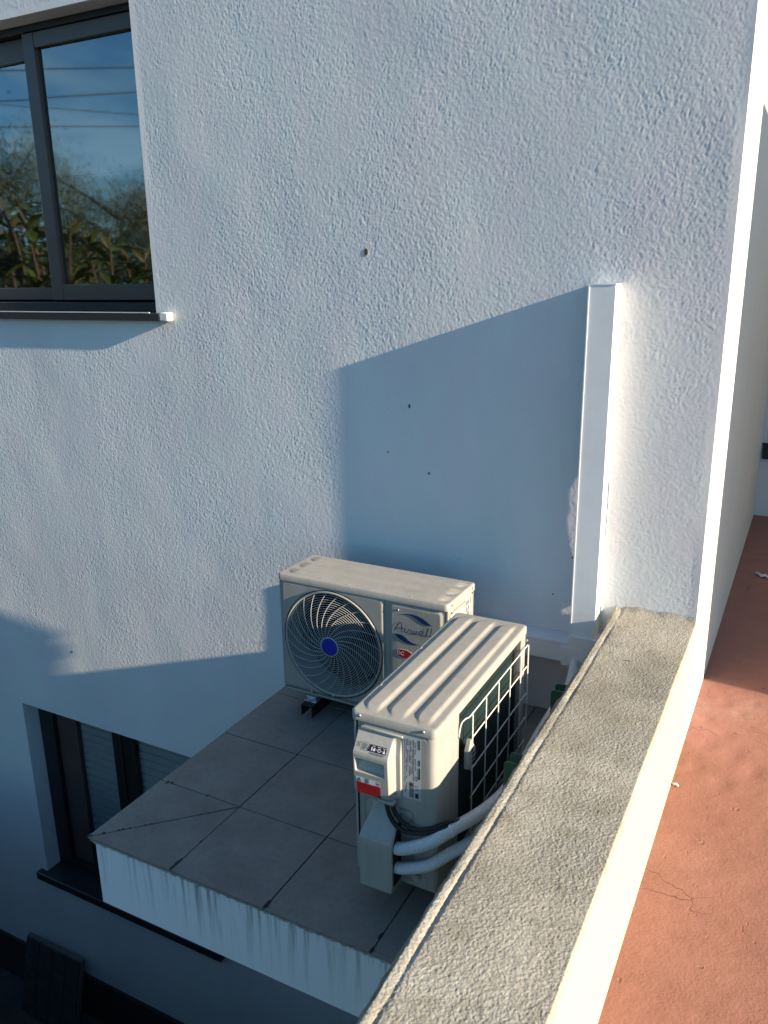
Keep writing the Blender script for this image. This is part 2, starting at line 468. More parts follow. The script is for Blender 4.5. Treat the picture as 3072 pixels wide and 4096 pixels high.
# ------------------------------------------------------------------ house
house = thing('house', 'white rough plastered house filling the picture behind the outdoor units', 'house')
UW = dict(x0=-4.05, x1=-2.395, z0=1.055, z1=2.333)     # upper window opening
LW = dict(x0=-3.739, x1=-2.37, z0=-2.475, z1=-1.243)   # lower window opening
RD = 0.10
def wall_with_holes(x0, x1, z0, z1, holes, depth):
    mb = MB()
    xs = sorted({x0, x1, *[h['x0'] for h in holes], *[h['x1'] for h in holes]})
    zs = sorted({z0, z1, *[h['z0'] for h in holes], *[h['z1'] for h in holes]})
    for i in range(len(xs) - 1):
        for j in range(len(zs) - 1):
            cx, cz = (xs[i] + xs[i + 1]) / 2, (zs[j] + zs[j + 1]) / 2
            if any(h['x0'] < cx < h['x1'] and h['z0'] < cz < h['z1'] for h in holes): continue
            mb.quad((xs[i], 0, zs[j]), (xs[i + 1], 0, zs[j]), (xs[i + 1], 0, zs[j + 1]), (xs[i], 0, zs[j + 1]))
    for h in holes:
        a, b, c, d = h['x0'], h['x1'], h['z0'], h['z1']
        mb.quad((a, 0, c), (a, depth, c), (a, depth, d), (a, 0, d)).quad((b, 0, c), (b, 0, d), (b, depth, d), (b, depth, c))
        mb.quad((a, 0, d), (a, depth, d), (b, depth, d), (b, 0, d)).quad((a, 0, c), (b, 0, c), (b, depth, c), (a, depth, c))
    return mb
RZ0, RZ1, RX0 = -0.98, 2.47, -3.88        # the part of the wall that shows its grain in the raking sun
mb = wall_with_holes(-8.0, 0.0, GZ, 6.0, [UW, LW, dict(x0=RX0, x1=0.0, z0=RZ0, z1=RZ1)], RD + .25)
# drop the reveal faces of the relief patch itself
keep = [f for f in mb.f if not all((abs(mb.v[i][2] - RZ0) < 1e-6) or (abs(mb.v[i][2] - RZ1) < 1e-6) or abs(mb.v[i][0] - RX0) < 1e-6 or abs(mb.v[i][0]) < 1e-6 for i in f) or all(abs(mb.v[i][1]) < 1e-6 for i in f)]
keep = [f for f in keep if not (any(mb.v[i][1] > .01 for i in f) and all(abs(mb.v[i][0] - RX0) < 1e-6 or mb.v[i][0] >= -1e-6 for i in f))]
coarse = MB(); coarse.v = mb.v; coarse.f = keep
STEP = 0.0035
def seg(a_, b_): return np.linspace(a_, b_, max(2, int(round((b_ - a_) / STEP)) + 1))
zA, zB, zC = seg(RZ0, UW['z0']), seg(UW['z0'], UW['z1']), seg(UW['z1'], RZ1)
xA, xB = seg(UW['x1'], 0.0), seg(RX0, UW['x1'])
def plaster_height(X, Z):
    wx = X + .016 * (vnoise(X + .4 * Z, Z - .4 * X, 31, 21) - .5) + .05 * (vnoise(X, Z, 6, 22) - .5)
    wz = Z + .020 * (vnoise(X - .5 * Z, Z + .5 * X, 29, 23) - .5) + .05 * (vnoise(X, Z, 6, 24) - .5)
    c, s_ = math.cos(.35), math.sin(.35)
    g1 = vnoise(wx, wz * .72, 225, 25); g2 = vnoise(c * wx + s_ * wz, (-s_ * wx + c * wz) * .8, 285, 26)
    g3 = vnoise(c * wx - s_ * wz, s_ * wx + c * wz, 80, 27)
    grain = (g1 * .50 + g2 * .50 + g3 * .08 - .54)
    patchy = .72 + .45 * ss(.25, .75, .6 * vnoise(X, Z * .6, 4.5, 28) + .4 * vnoise(X, Z * .7, 13, 29))
    broad = .0018 * (vnoise(X + .05 * vnoise(X, Z, 9, 33) + .2 * Z, Z * .8 - .2 * X, 5.5, 30) - .5) + .0023 * (vnoise(X + .3 * Z, Z * .8, 2.6, 31) - .5) + .0003 * (vnoise(X, Z * .7, 15, 32) - .5)
    h = .00138 * grain * patchy + broad
    ed = np.minimum.reduce([-X / .03, (X - RX0) / .05, (Z - RZ0) / .05, (RZ1 - Z) / .05])
    # keep the arris of the window opening straight
    dx = np.maximum(X - UW['x1'], 0); dz = np.maximum(np.maximum(UW['z0'] - Z, Z - UW['z1']), 0)
    ed = np.minimum(ed, np.hypot(dx, dz) / .03)
    return h * np.clip(ed, 0, 1)
Vs, Fs, off = [], [], 0
for xs_, zs2 in ((xA, np.concatenate([zA, zB[1:], zC[1:]])), (xB, zA), (xB, zC)):
    X, Z = np.meshgrid(xs_, zs2, indexing='ij')
    Vs.append(np.stack([X, -plaster_height(X, Z), Z], -1).reshape(-1, 3))
    idx = np.arange(X.size).reshape(X.shape) + off; off += X.size
    Fs.append(np.stack([idx[:-1, :-1], idx[1:, :-1], idx[1:, 1:], idx[:-1, 1:]], -1).reshape(-1, 4))
cv = np.array(coarse.v); cf = np.array(coarse.f) + off
co = np.concatenate(Vs + [cv]); q = np.concatenate(Fs + [cf])
me = bpy.data.meshes.new('front_wall')
me.vertices.add(len(co)); me.vertices.foreach_set('co', co.ravel())
me.loops.add(q.size); me.loops.foreach_set('vertex_index', q.ravel())
me.polygons.add(len(q)); me.polygons.foreach_set('loop_start', np.arange(0, q.size, 4))
sm = np.ones(len(q), bool); sm[-len(cf):] = False
me.polygons.foreach_set('use_smooth', sm)
me.update()
link('front_wall', me, 'white_plaster', house)
MB().quad((0, 0, GZ), (0, BY, GZ), (0, BY, 6), (0, 0, 6)).build('side_wall', 'side_plaster', house)
MB().box((-8, 0.4, 5.98), (0, 6, 6.2)).build('roof', 'white_plaster', house)
MB().quad((-8, 0, GZ), (-8, 6, GZ), (-8, 6, 6), (-8, 0, 6)).quad((-8, 6, GZ), (0, 6, GZ), (0, 6, 6), (-8, 6, 6)).build('rear_wall', 'white_plaster', house)
MB().box((-8.0, -0.022, GZ), (-1.2, -0.0005, -3.165)).build('plinth', 'plinth_black', house)
# wing of the house behind the terrace, with its own small window
FW = dict(x0=0.0, x1=0.9, z0=-0.06, z1=1.2)
wing = MB()
wing.quad((0, BY, GZ), (0.03, BY, GZ), (0.03, BY, 6), (0, BY, 6)).quad((0.03, BY, GZ), (0.9, BY, GZ), (0.9, BY, -.06), (0.03, BY, -.06))
wing.quad((0.03, BY, 1.2), (0.9, BY, 1.2), (0.9, BY, 6), (0.03, BY, 6)).quad((0.9, BY, GZ), (3.2, BY, GZ), (3.2, BY, 6), (0.9, BY, 6))
wing.quad((0.03, BY, -.06), (0.03, BY + .15, -.06), (0.03, BY + .15, 1.2), (0.03, BY, 1.2)).quad((0.03, BY, -.06), (0.9, BY, -.06), (.9, BY + .15, -.06), (.03, BY + .15, -.06))
wing.build('wing_wall', 'white_plaster', house)
ww = MB().box((0.012, BY - .03, -0.062), (0.92, BY - .001, 0.03)).box((0.005, BY - .012, 0.031), (.93, BY - .001, 0.05)).build('wing_window', 'black_aluminium', house, bevel=.004)
sheet(.03, .9, BY + .08, -.02, 1.2).build('pane', 'window_glass', ww)
for k in range(7):
    MB().box((0.03, BY + .03, 0.10 + k * .13), (.9, BY + .045, 0.112 + k * .13)).build('grille_bar', 'black_aluminium', ww)
MB().box((0.03, BY + .5, -.5), (.9, BY + .52, 1.5)).build('room_back', 'room_dark', ww)

# upper window -------------------------------------------------------
def window_upper():
    a, b, c, d = UW['x0'], UW['x1'], UW['z0'], UW['z1']
    w = MB().box((a, RD, c + .052), (a + .07, RD + .09, d - .03)).box((b - .004, RD, c + .052), (b + .05, RD + .09, d - .03)) \
        .box((a, RD, d - .03), (b, RD + .09, d + .0)).box((a, RD - .01, c), (b, RD + .09, c + .045)).build('window', 'black_aluminium', house, bevel=.003)
    # right sash (in front), left sash behind it
    X0, X1 = -3.165, -2.40
    zb, zt = 1.108, 2.30
    y = RD + .002
    MB().box((X0, y, zb), (X0 + .076, y + .04, zt)).build('stile', 'dark_aluminium', w, bevel=.004)
    MB().box((X1 - .07, y, zb), (X1, y + .04, zt)).build('stile', 'dark_aluminium', w, bevel=.004)
    MB().box((X0 + .076, y + .001, zb), (X1 - .07, y + .039, zb + .076)).build('bottom_rail', 'dark_aluminium', w, bevel=.004)
    MB().box((X0 + .076, y + .001, zt - .066), (X1 - .07, y + .039, zt)).build('top_rail', 'dark_aluminium', w, bevel=.004)
    sheet(X0 + .074, X1 - .068, y + .022, zb + .074, zt - .064).build('pane', 'window_glass', w)
    y2 = RD + .047
    MB().box((a + .05, y2, zb), (a + .12, y2 + .035, zt)).build('stile', 'dark_aluminium', w, bevel=.004)
    MB().box((X0 + .01, y2, zb), (X0 + .08, y2 + .035, zt)).build('stile', 'dark_aluminium', w, bevel=.004)
    MB().box((a + .12, y2 + .001, zb), (X0 + .01, y2 + .034, zb + .062)).build('bottom_rail', 'dark_aluminium', w, bevel=.004)
    MB().box((a + .12, y2 + .001, zt - .10), (X0 + .01, y2 + .034, zt)).build('top_rail', 'dark_aluminium', w, bevel=.004)
    sheet(a + .118, X0 + .012, y2 + .016, zb + .06, zt - .098).build('pane', 'window_glass', w)
    MB().box((a + .06, RD + .13, 1.70), (b - .05, RD + .136, d)).build('roller_blind', 'blind_fabric', w)
    rm = MB().quad((a - .5, RD + .25, 0), (a - .5, 3, 0), (a - .5, 3, 3), (a - .5, RD + .25, 3)).quad((b + .5, RD + .25, 0), (b + .5, 3, 0), (b + .5, 3, 3), (b + .5, RD + .25, 3))
    rm.quad((a - .5, 3, 0), (b + .5, 3, 0), (b + .5, 3, 3), (a - .5, 3, 3)).quad((a - .5, .35, 0), (b + .5, .35, 0), (b + .5, 3, 0), (a - .5, 3, 0)).quad((a - .5, .35, 3), (b + .5, .35, 3), (b + .5, 3, 3), (a - .5, 3, 3))
    rm.build('room', 'room_dark', w)
    s = MB().box((-4.2, -.041, 1.022), (-2.345, RD + .005, 1.056)).build('sill', 'granite', w, bevel=.003)
    # painted end of the sill, rough plaster smeared over it
    e = MB().box((-2.345, -.040, 1.021), (-2.296, -.001, 1.060)).build('sill_end', 'sill_paint', w, bevel=.006)
    MB().box((-4.2, -.0425, 1.0562), (-2.40, -.036, 1.060)).build('sill_edge', 'sill_paint', w)
window_upper()

def window_lower():
    a, b, c, d = LW['x0'], LW['x1'], LW['z0'], LW['z1']
    w = MB().box((a, RD, c), (a + .12, RD + .10, d)).box((b - .10, RD, c), (b, RD + .10, d)).box((a + .12, RD, d - .035), (b - .1, RD + .10, d)) \
        .box((a + .12, RD, c), (b - .1, RD + .1, c + .08)).build('window', 'black_aluminium', house, bevel=.003)
    MB().box((a + .121, RD + .03, c + .08), (-3.452, RD + .06, d - .035)).build('stile', 'dark_aluminium', w, bevel=.003)
    MB().box((-3.128, RD + .005, c + .08), (-3.06, RD + .05, d - .036)).build('stile', 'black_aluminium', w, bevel=.003)
    MB().box((-3.055, RD + .012, c + .08), (-2.975, RD + .05, d - .036)).build('stile', 'black_aluminium', w, bevel=.003)
    sheet(-3.45, -3.13, RD + .03, c + .08, d - .036).build('pane', 'dim_glass', w)
    sheet(-2.974, b - .1, RD + .03, c + .08, d - .036).build('pane', 'dim_glass', w)
    for k in range(23):
        z = d - .06 - k * .05
        prof = [(0, 0), (.006, .012), (.006, .038), (0, .048), (-.002, .048), (-.002, 0)]
        MB().prism(prof, lambda y, zz: (a + .125, RD + .07 - y, z - .05 + zz), lambda y, zz: (b - .1, RD + .07 - y, z - .05 + zz)).build('shutter_slat', 'shutter_slat', w)
    MB().box((a + .1, RD + .09, c), (b, RD + .1, d)).build('shutter_back', 'room_dark', w)
    MB().box((-3.80, -.042, -2.506), (-2.307, RD + .004, -2.452)).build('sill', 'granite', w, bevel=.006)
window_lower()

# small holes and marks left in the plaster
for (hx, hz, hr, tall) in [(-1.308, 1.291, .007, 1.9), (-1.127, .707, .004, 2.2), (-1.224, .516, .0035, 1.0), (-1.043, .444, .004, 1.2), (-.452, .178, .0035, 1.), (-.52, .02, .003, 1.), (-3.24, -.80, .004, 2.)]:
    n_ = 9
    pts = [(hx + hr * math.cos(2 * math.pi * k / n_) * random.uniform(.75, 1.2), hz + tall * hr * math.sin(2 * math.pi * k / n_) * random.uniform(.8, 1.15)) for k in range(n_)]
    o = MB().prism(pts, lambda x, z: (x, -.0024, z), lambda x, z: (x, .004, z)).build('wall_hole', 'stain_dark', house)
    if hr > .006:
        pts2 = [(hx + 1.5 * hr * math.cos(2 * math.pi * k / n_) * random.uniform(.8, 1.3), hz - .003 + tall * 1.3 * hr * math.sin(2 * math.pi * k / n_) * random.uniform(.8, 1.2)) for k in range(n_)]
        MB().prism(pts2, lambda x, z: (x, -.0014, z), lambda x, z: (x, .004, z)).build('rim', 'hole_rim', o)

# ------------------------------------------------------------------ parapet
par = thing('parapet_wall', 'low parapet between red terrace and canopy, cream inside face and weathered grey top', 'parapet')
PXL = -0.283
MB().box((PXL, -3.6, GZ), (-0.0, -0.0005, -0.016)).build('body', 'cream_plaster', par)
nx, ny = 148, 1130
xs = np.linspace(PXL - .006, 0.004, nx); ys = np.concatenate([np.linspace(-3.6, -2.14, 30), np.linspace(-2.12, -0.0004, ny - 30)])
X, Y = np.meshgrid(xs, ys, indexing='ij')
wob = 0.006 * (vnoise(Y * 0 + 3.3, Y, 9, 5) - .5) + 0.005 * (vnoise(Y * 0 + 1.3, Y, 40, 6) - .5) + .003 * (vnoise(Y * 0 + 2.1, Y, 110, 6) - .5)
grain = vnoise(X + .004 * vnoise(X, Y, 90, 9), Y + .004 * vnoise(X, Y, 90, 10), 250, 3) * .55 + vnoise(X * .9 + Y * .3, Y * .95 - X * .3, 390, 4) * .45
lowf = vnoise(X, Y, 6, 7) - .5
Z = -0.004 + 0.0023 * (grain - .5) + 0.010 * lowf
edge_l = ss(0, .012, X - (PXL - .006)); edge_r = ss(0, .0045, .004 - X)
Z += -0.020 * (1 - edge_l) ** 2 - 0.018 * (1 - edge_r) ** 2
Z += 0.0028 * np.exp(-((X - (PXL + .006)) / .006) ** 2) * (vnoise(X, Y, 22, 14) - .35)          # crumbling lip along the outer edge
Z -= 0.006 * np.exp(-((X - (PXL + .024)) / .005) ** 2) * (vnoise(X, Y, 12, 12))
Z += 0.022 * np.exp(-(-Y / .012) ** 1.0) * (0.6 + .8 * vnoise(X, Y, 30, 8))   # fillet against the house
Xd = X + wob * (1 - edge_l) + wob * 0.8 * (1 - edge_r)
link('coping', grid_mesh('coping', Xd, Y, Z), 'weathered_render', par)
# rough outer arris under the lip
pts = []
arr = MB(); path = []
for k in range(181):
    y = -3.6 + 3.599 * k / 180
    path.append((PXL - .004 + random.uniform(-.0012, .0012), y, -.021 + random.uniform(-.0015, .0015)))
arr.tube(path, [.0055 + random.uniform(-.002, .0025) for _ in path], 7)
arr.build('outer_edge', 'edge_mortar', par, smooth=True)

# wall at the far side of the terrace, off to the right, that shades the alcove
nw = thing('side_boundary_wall', 'tall cream wall on the right of the terrace, outside the picture', 'wall')
MB().box((3.0, 0.28, FZ - .02), (3.2, BY, 2.72)).build('body', 'cream_plaster', nw)
st2.build('terrace_base', 'cream_plaster', nw)

# ------------------------------------------------------------------ canopy slab with tiles
can = thing('canopy_slab', 'grey tiled concrete canopy carrying the two outdoor units', 'canopy')
CXL, CYF = -1.575, -1.395
MB().box((CXL + .016, CYF + .014, -.721), (PXL - .0005, -0.0006, ZS - .019)).build('fascia', 'stained_fascia', can)
MB().box((CXL + .008, CYF + .007, ZS - .019), (PXL - .0006, -0.0006, ZS - .0085)).build('mortar_bed', 'dark_joint', can)
# mortar squeezed out below the tile edge
mo = MB(); path = []
for k in range(120):
    path.append((CXL + .006 + (PXL - CXL - .01) * k / 119, CYF + .008 + random.uniform(-.002, .002), ZS - .0145 + random.uniform(-.002, .002)))
mo.tube(path, [.0055 + random.uniform(-.0018, .002) for _ in path], 6)
path = [(CXL + .008 + random.uniform(-.002, .002), CYF + .008 - (CYF) * k / 90, ZS - .0145 + random.uniform(-.002, .002)) for k in range(90)]
mo.tube(path, [.005 + random.uniform(-.0015, .0015) for _ in path], 6)
mo.build('edge_mortar', 'mortar', can, smooth=True)
jx = [CXL, -1.239, -0.903, -0.567, PXL - .001]
jy = [CYF, -1.062, -0.718, -0.372, -0.001]
def tile(poly, dz, tilt):
    mb = MB()
    zt = ZS + dz
    cx = sum(q[0] for q in poly) / len(poly); cy = sum(q[1] for q in poly) / len(poly)
    f = lambda x, y: zt + tilt[0] * (x - cx) + tilt[1] * (y - cy)
    mb.prism(poly, lambda x, y: (x, y, ZS - .009), lambda x, y: (x, y, f(x, y)))
    return mb.build('tile', 'grey_tile', can, bevel=.0016, segs=2)
gj = .0016
for i in range(4):
    for j in range(4):
        x0, x1 = jx[i] + (gj if i else 0), jx[i + 1] - gj
        y0, y1 = jy[j] + (gj if j else 0), jy[j + 1] - gj
        dz = random.uniform(-.0012, .0012); tl = (random.uniform(-.004, .004), random.uniform(-.004, .004))
        if i == 0 and j == 0:      # corner tile cut along its diagonal
            d = .0028
            tile([(x0, y0), (x1 - d, y1), (x0, y1)][0:1] + [(x1 - d, y1), (x0, y1)], .0004, tl)
            tile([(x0 + d, y0), (x1, y0), (x1, y1 - d)], -.001, tl)
        else:
            tile([(x0, y0), (x1, y0), (x1, y1), (x0, y1)], dz, tl)
# dirt and moss lumps lodged in the open joints
ms = MB()
for _ in range(14):
    if random.random() < .85:
        x = jx[random.choice([1, 2, 3])] + random.uniform(-.003, .003); y = CYF + .005 + abs(random.gauss(0, .05))
    else:
        y = jy[1] + random.uniform(-.003, .003); x = CXL + abs(random.gauss(0, .12))
    r = random.uniform(.0025, .006)
    a = [(x + r * math.cos(t) * random.uniform(.7, 1.3), y + r * 2.4 * math.sin(t) * random.uniform(.7, 1.3), ZS + .0006) for t in np.linspace(0, 2 * math.pi, 7)[:-1]]
    ms.add(a + [(x, y, ZS + .0018)], [(k, (k + 1) % 6, 6) for k in range(6)])
for k in range(14):    # and along the diagonal cut
    t = random.random() ** 1.7; x = CXL + (jx[1] - CXL) * t; y = CYF + (jy[1] - CYF) * t; r = .0035 * (1.2 - t)
    a = [(x + r * math.cos(q) * random.uniform(.7, 1.6), y + r * math.sin(q) * random.uniform(.7, 1.6), ZS + .0006) for q in np.linspace(0, 2 * math.pi, 7)[:-1]]
    ms.add(a + [(x, y, ZS + .003)], [(k, (k + 1) % 6, 6) for k in range(6)])
ms.build('joint_dirt', 'dark_joint', can, kind='stuff')

# ------------------------------------------------------------------ pipe trunking on the wall
tr = thing('pipe_trunking', 'white plastic pipe trunking running up the wall beside the parapet', 'trunking')
X0, X1, D = -.424, -.336, -.088
def channel(x0, x1, yf, z0, z1):
    return MB().box((x0, yf, z0), (x1, -.001, z1))
# upright cover: it bridges a hollow in the wall, so its edges stand clear of the plaster there
up = MB()
zs_ = np.concatenate([[-.098], np.linspace(.0, .7, 110), [1.162]])
gap = (.0078 + .0022 * vnoise(zs_, zs_ * 0, 9, 51) + .0012 * vnoise(zs_, zs_ * 0, 40, 52)) * np.exp(-np.abs((zs_ - .36) / .26) ** 4) + .0115 * np.exp(-((zs_ - .0) / .035) ** 2)
vs = []
for z, gq in zip(zs_, gap):
    vs += [(X0, -.001 - gq, z), (X0, D, z), (X1, D, z), (X1, -.001 - gq, z)]
fs = []
for k in range(len(zs_) - 1):
    for q in range(3): fs.append((k * 4 + q, k * 4 + q + 1, (k + 1) * 4 + q + 1, (k + 1) * 4 + q))
N_ = (len(zs_) - 1) * 4
fs.append((N_, N_ + 1, N_ + 2, N_ + 3)); fs.append((3, 2, 1, 0))
up.add(vs, fs)
up.build('upright_cover', 'pvc_white', tr, smooth=True, angle=25)
MB().box((X0 - .0015, D - .002, 1.1615), (X1 + .0015, -.001, 1.1655)).build('end_cap', 'pvc_white', tr)
path = [(X1 + .002 + random.uniform(-.001, .0015), -.003, -.09 + 1.245 * k / 70) for k in range(71)]
MB().tube(path, [.0028 + abs(random.gauss(0, .0013)) for _ in path], 6).build('sealant', 'pvc_white', tr, smooth=True)
MB().box((X0 - .001, D - .0025, -.10), (X0 + .003, -.06, 1.1605)).build('cover_edge', 'pvc_white', tr)
MB().box((-.4532, -.094, -.222), (-.322, -.001, -.1412)).box((-.4300, -.0945, -.1411), (-.322, -.001, -.1015)).build('corner_box', 'pvc_white', tr, bevel=.003)
MB().box((-.428, -.097, -.1012), (-.320, -.001, -.096)).build('collar', 'pvc_white', tr, bevel=.001)
MB().box((-.86, -.088, -.210), (-.4535, -.001, -.1405)).build('level_cover', 'pvc_white', tr, bevel=.002)
MB().box((-.86, -.0905, -.1402), (-.4305, -.001, -.128)).build('level_lid', 'pvc_white', tr, bevel=.0015)
MB().tube(spline([(-.372, -.06, -.22), (-.370, -.075, -.27), (-.372, -.11, -.33), (-.365, -.16, -.40)]), .012, 8).build('cable_tail', 'black_rubber', tr, smooth=True)
MB().tube(spline([(-.40, -.05, -.22), (-.398, -.06, -.27), (-.402, -.07, -.34), (-.40, -.08, -.44)]), .011, 8).build('pipe_tail', 'pvc_white', tr, smooth=True)

# ------------------------------------------------------------------ wall brackets
def bracket(name, label, loc, rz, arm=.5):
    # local: wall plane y = 0, bracket stands out towards -y
    b = thing(name, label, 'bracket', loc, rz, 'steel brackets under the outdoor units')
    w, d, zt, zb2 = .050, .046, -.018, -.452
    def flange(x0, x1):
        r = .012
        poly = [(-.0005, zb2), (-d, zb2), (-d, zt - r)] + [(-d + r - r * math.cos(t), zt - r + r * math.sin(t)) for t in np.linspace(0.2, math.pi / 2, 5)] + [(-.0005, zt)]
        return MB().prism(poly, lambda y, z: (x0, y, z), lambda y, z: (x1, y, z))
    flange(-w / 2, -w / 2 + .004).build('flange', 'green_paint', b)
    flange(w / 2 - .004, w / 2).build('flange', 'green_paint', b)
    MB().box((-w / 2 + .0041, -.005, zb2), (w / 2 - .0041, -.0006, zt)).build('back_plate', 'green_paint', b)
    a = MB().box((-.026, -arm, -.4135), (.026, -d + .002, -.4095)).box((-.026, -arm, -.455), (-.022, -d + .002, -.4136)).box((.022, -arm, -.455), (.026, -d + .002, -.4136))
    a.build('arm', 'black_aluminium', b)
    return b

# ------------------------------------------------------------------ outdoor unit
AW, AD, AH = .36, .1224, .4956
def rel(us, vs, h, frame, skirt=-.004):
    us = np.asarray(us); vs = np.asarray(vs)
    us = np.concatenate([[us[0]], us, [us[-1]]]); vs = np.concatenate([[vs[0]], vs, [vs[-1]]])
    U_, V_ = np.meshgrid(us, vs, indexing='ij')
    H = np.array(h(U_, V_), float)
    H[0, :] = skirt; H[-1, :] = skirt; H[:, 0] = skirt; H[:, -1] = skirt
    return frame(U_, V_, H)
def rbox(u, v, u0, u1, v0, v1, r, s):
    # soft rounded rectangle: 1 inside, 0 outside, slope width s
    cx, cy = (u0 + u1) / 2, (v0 + v1) / 2
    qx = np.abs(u - cx) - (u1 - u0) / 2 + r; qy = np.abs(v - cy) - (v1 - v0) / 2 + r
    d = np.hypot(np.maximum(qx, 0), np.maximum(qy, 0)) + np.minimum(np.maximum(qx, qy), 0) - r
    return 1 - ss(-s, 0, d)
FCX, FCZ = -.119, .240
def build_ac():
    root = thing('outdoor_unit', 'x', 'air conditioner')
    # --- front panel (two raised fields with a groove between), hole for the fan
    us = np.linspace(-.356, .356, 179); vs = np.linspace(.012, .470, 116)
    def hf(u, v): return .0055 * np.maximum(rbox(u, v, -.346, .104, .018, .464, .016, .006), rbox(u, v, .129, .338, .018, .458, .016, .006))
    X, Y, Z = rel(us, vs, hf, lambda U_, V_, H: (U_, -AD + .0055 - H, V_))
    me = grid_mesh('front_panel', X, Y, Z)
    bm = bmesh.new(); bm.from_mesh(me)
    kill = [f for f in bm.faces if (f.calc_center_median().x - FCX) ** 2 + (f.calc_center_median().z - FCZ) ** 2 < .2085 ** 2]
    bmesh.ops.delete(bm, geom=kill, context='FACES'); bm.to_mesh(me); bm.free()
    fp = link('front_panel', me, 'cream_paint', root)
    def lathe(prof, n=72):
        mb = MB()
        P = [[(FCX + r * math.cos(2 * math.pi * k / n), y, FCZ + r * math.sin(2 * math.pi * k / n)) for k in range(n + 1)] for r, y in prof]
        return mb.grid(P)
    lathe([(.2170, -.1215), (.2160, -.1250), (.2135, -.1285), (.2105, -.1288), (.2070, -.1262), (.2050, -.1200), (.2045, -.1050), (.195, -.06), (.195, -.02)]).build('fan_ring', 'cream_paint', fp, smooth=True, angle=60)
    lathe([(.2195, -.1232), (.2172, -.1229), (.2172, -.1250), (.2195, -.1250)]).build('ring_groove', 'dark_cavity', fp)
    # --- casing: left wall, rear posts, rounded rear-right corner
    def shell(path, z0, z1): 
        return MB().grid([[(x, y, z0) for x, y in path], [(x, y, z1) for x, y in path]])
    arc = lambda cx, cy, r, a0, a1, n=8: [(cx + r * math.cos(t), cy + r * math.sin(t)) for t in np.linspace(a0, a1, n)]
    left = [(-.306, .108), (-.306, AD)] + arc(-AW + .016, AD - .016, .016, math.pi / 2, math.pi) + arc(-AW + .006, -AD + .011, .006, math.pi, 1.5 * math.pi)
    shell(left, .006, .474).build('left_panel', 'cream_paint', root, smooth=True, angle=50)
    right = [(.212, .108), (.212, AD)] + arc(AW - .020, AD - .020, .020, math.pi / 2, 0, 9) + [(AW, .0995)]
    shell(right, .006, .474).build('rear_corner_panel', 'cream_paint', root, smooth=True, angle=50)
    fr = arc(AW - .005, -AD + .010, .005, -math.pi / 2, 0, 5)
    shell([(.352, -AD + .005)] + fr + [(AW, -.1085)], .006, .474).build('front_return', 'cream_paint', root, smooth=True, angle=60)
    MB().box((AW - .0045, -.1085, .008), (AW - .004, -.1065, .474)).build('panel_seam', 'dark_cavity', root)
    # --- right end panel with its pressed relief
    us = np.linspace(-.1068, .0998, 104); vs = np.linspace(.008, .473, 170)
    def he(u, v):
        h = .0055 * rbox(u, v, -.094, .105, -.05, .4635, .014, .006)
        h = h - .0075 * rbox(u, v, -.090, .062, .012, .238, .02, .007) 
        h = h + .0045 * rbox(u, v, .0, .052, .190, .226, .014, .006)
        return h
    X, Y, Z = rel(us, vs, he, lambda U_, V_, H: (AW - .0055 + H, U_, V_), skirt=-.006)
    ep = link('end_panel', grid_mesh('end_panel', X, Y, Z), 'cream_paint', root)
    # --- inner parts
    MB().quad((-.345, -.118, .015), (-.345, .06, .015), (-.345, .06, .465), (-.345, -.118, .465)).quad((.108, -.118, .015), (.108, .06, .015), (.108, .06, .465), (.108, -.118, .465)) \
        .quad((-.345, .06, .015), (.108, .06, .015), (.108, .06, .465), (-.345, .06, .465)).quad((-.345, -.118, .465), (.108, -.118, .465), (.108, .06, .465), (-.345, .06, .465)) \
        .quad((-.345, -.118, .015), (.108, -.118, .015), (.108, .06, .015), (-.345, .06, .015)).box((.112, -.112, .012), (.350, .10, .468)).build('inner_shell', 'dark_cavity', root)
    MB().box((-.354, -.1175, .0), (.356, .1195, .0078)).box((-.350, -.114, -.004), (.35, .114, -.0002)).build('base_pan', 'cream_paint', root, bevel=.002)
    # --- fan
    fan = MB()
    for b in range(3):
        a0 = b * 2 * math.pi / 3 + .4
        P = []
        for r in np.linspace(.05, .182, 7):
            row = []
            for t in np.linspace(0, 1.0, 9):
                ang = a0 + t * 1.45 + (r - .05) * 2.0
                row.append((FCX + r * math.cos(ang), -.045 - .045 * (1 - t) + .03 * t, FCZ + r * math.sin(ang)))
            P.append(row)
        fan.grid(P)
    fo = fan.build('fan', 'fan_black', root, smooth=True)
    MB().tube([(FCX, -.085, FCZ), (FCX, -.02, FCZ)], .052, 24).build('hub', 'fan_black', fo, smooth=True)
    # --- grille: rings and swept spokes on a shallow dome
    dome = lambda r: -.1235 - .019 * (1 - (r / .2) ** 2)
    gr = MB(); NR = 19
    for k in range(NR):
        r = .0455 + (.2045 - .0455) * k / (NR - .35)
        n = 56
        gr.tube([(FCX + r * math.cos(2 * math.pi * q / n), dome(r) + .002, FCZ + r * math.sin(2 * math.pi * q / n)) for q in range(n)], .0012, 4, closed=True)
    NS = 24
    for k in range(NS):
        t0 = 2 * math.pi * k / NS
        pts = []
        for q in range(13):
            s = q / 12; r = .037 + (.2065 - .037) * s
            ang = t0 - .95 * s ** .75
            pts.append((FCX + r * math.cos(ang), dome(r) - .001, FCZ + r * math.sin(ang)))
        gr.tube(pts, .0014, 4)
    gr.build('fan_grille', 'grille_paint', root, smooth=True, angle=80, kind='stuff')
    hb = MB().tube([(FCX, -.1415, FCZ), (FCX, -.1445, FCZ), (FCX, -.1455, FCZ)], [.0395, .0395, .0375], 40).build('hub_rim', 'grille_paint', root, smooth=True)
    MB().tube([(FCX, -.1450, FCZ), (FCX, -.1462, FCZ)], .0352, 40).build('hub_badge', 'badge_blue', hb, smooth=True)
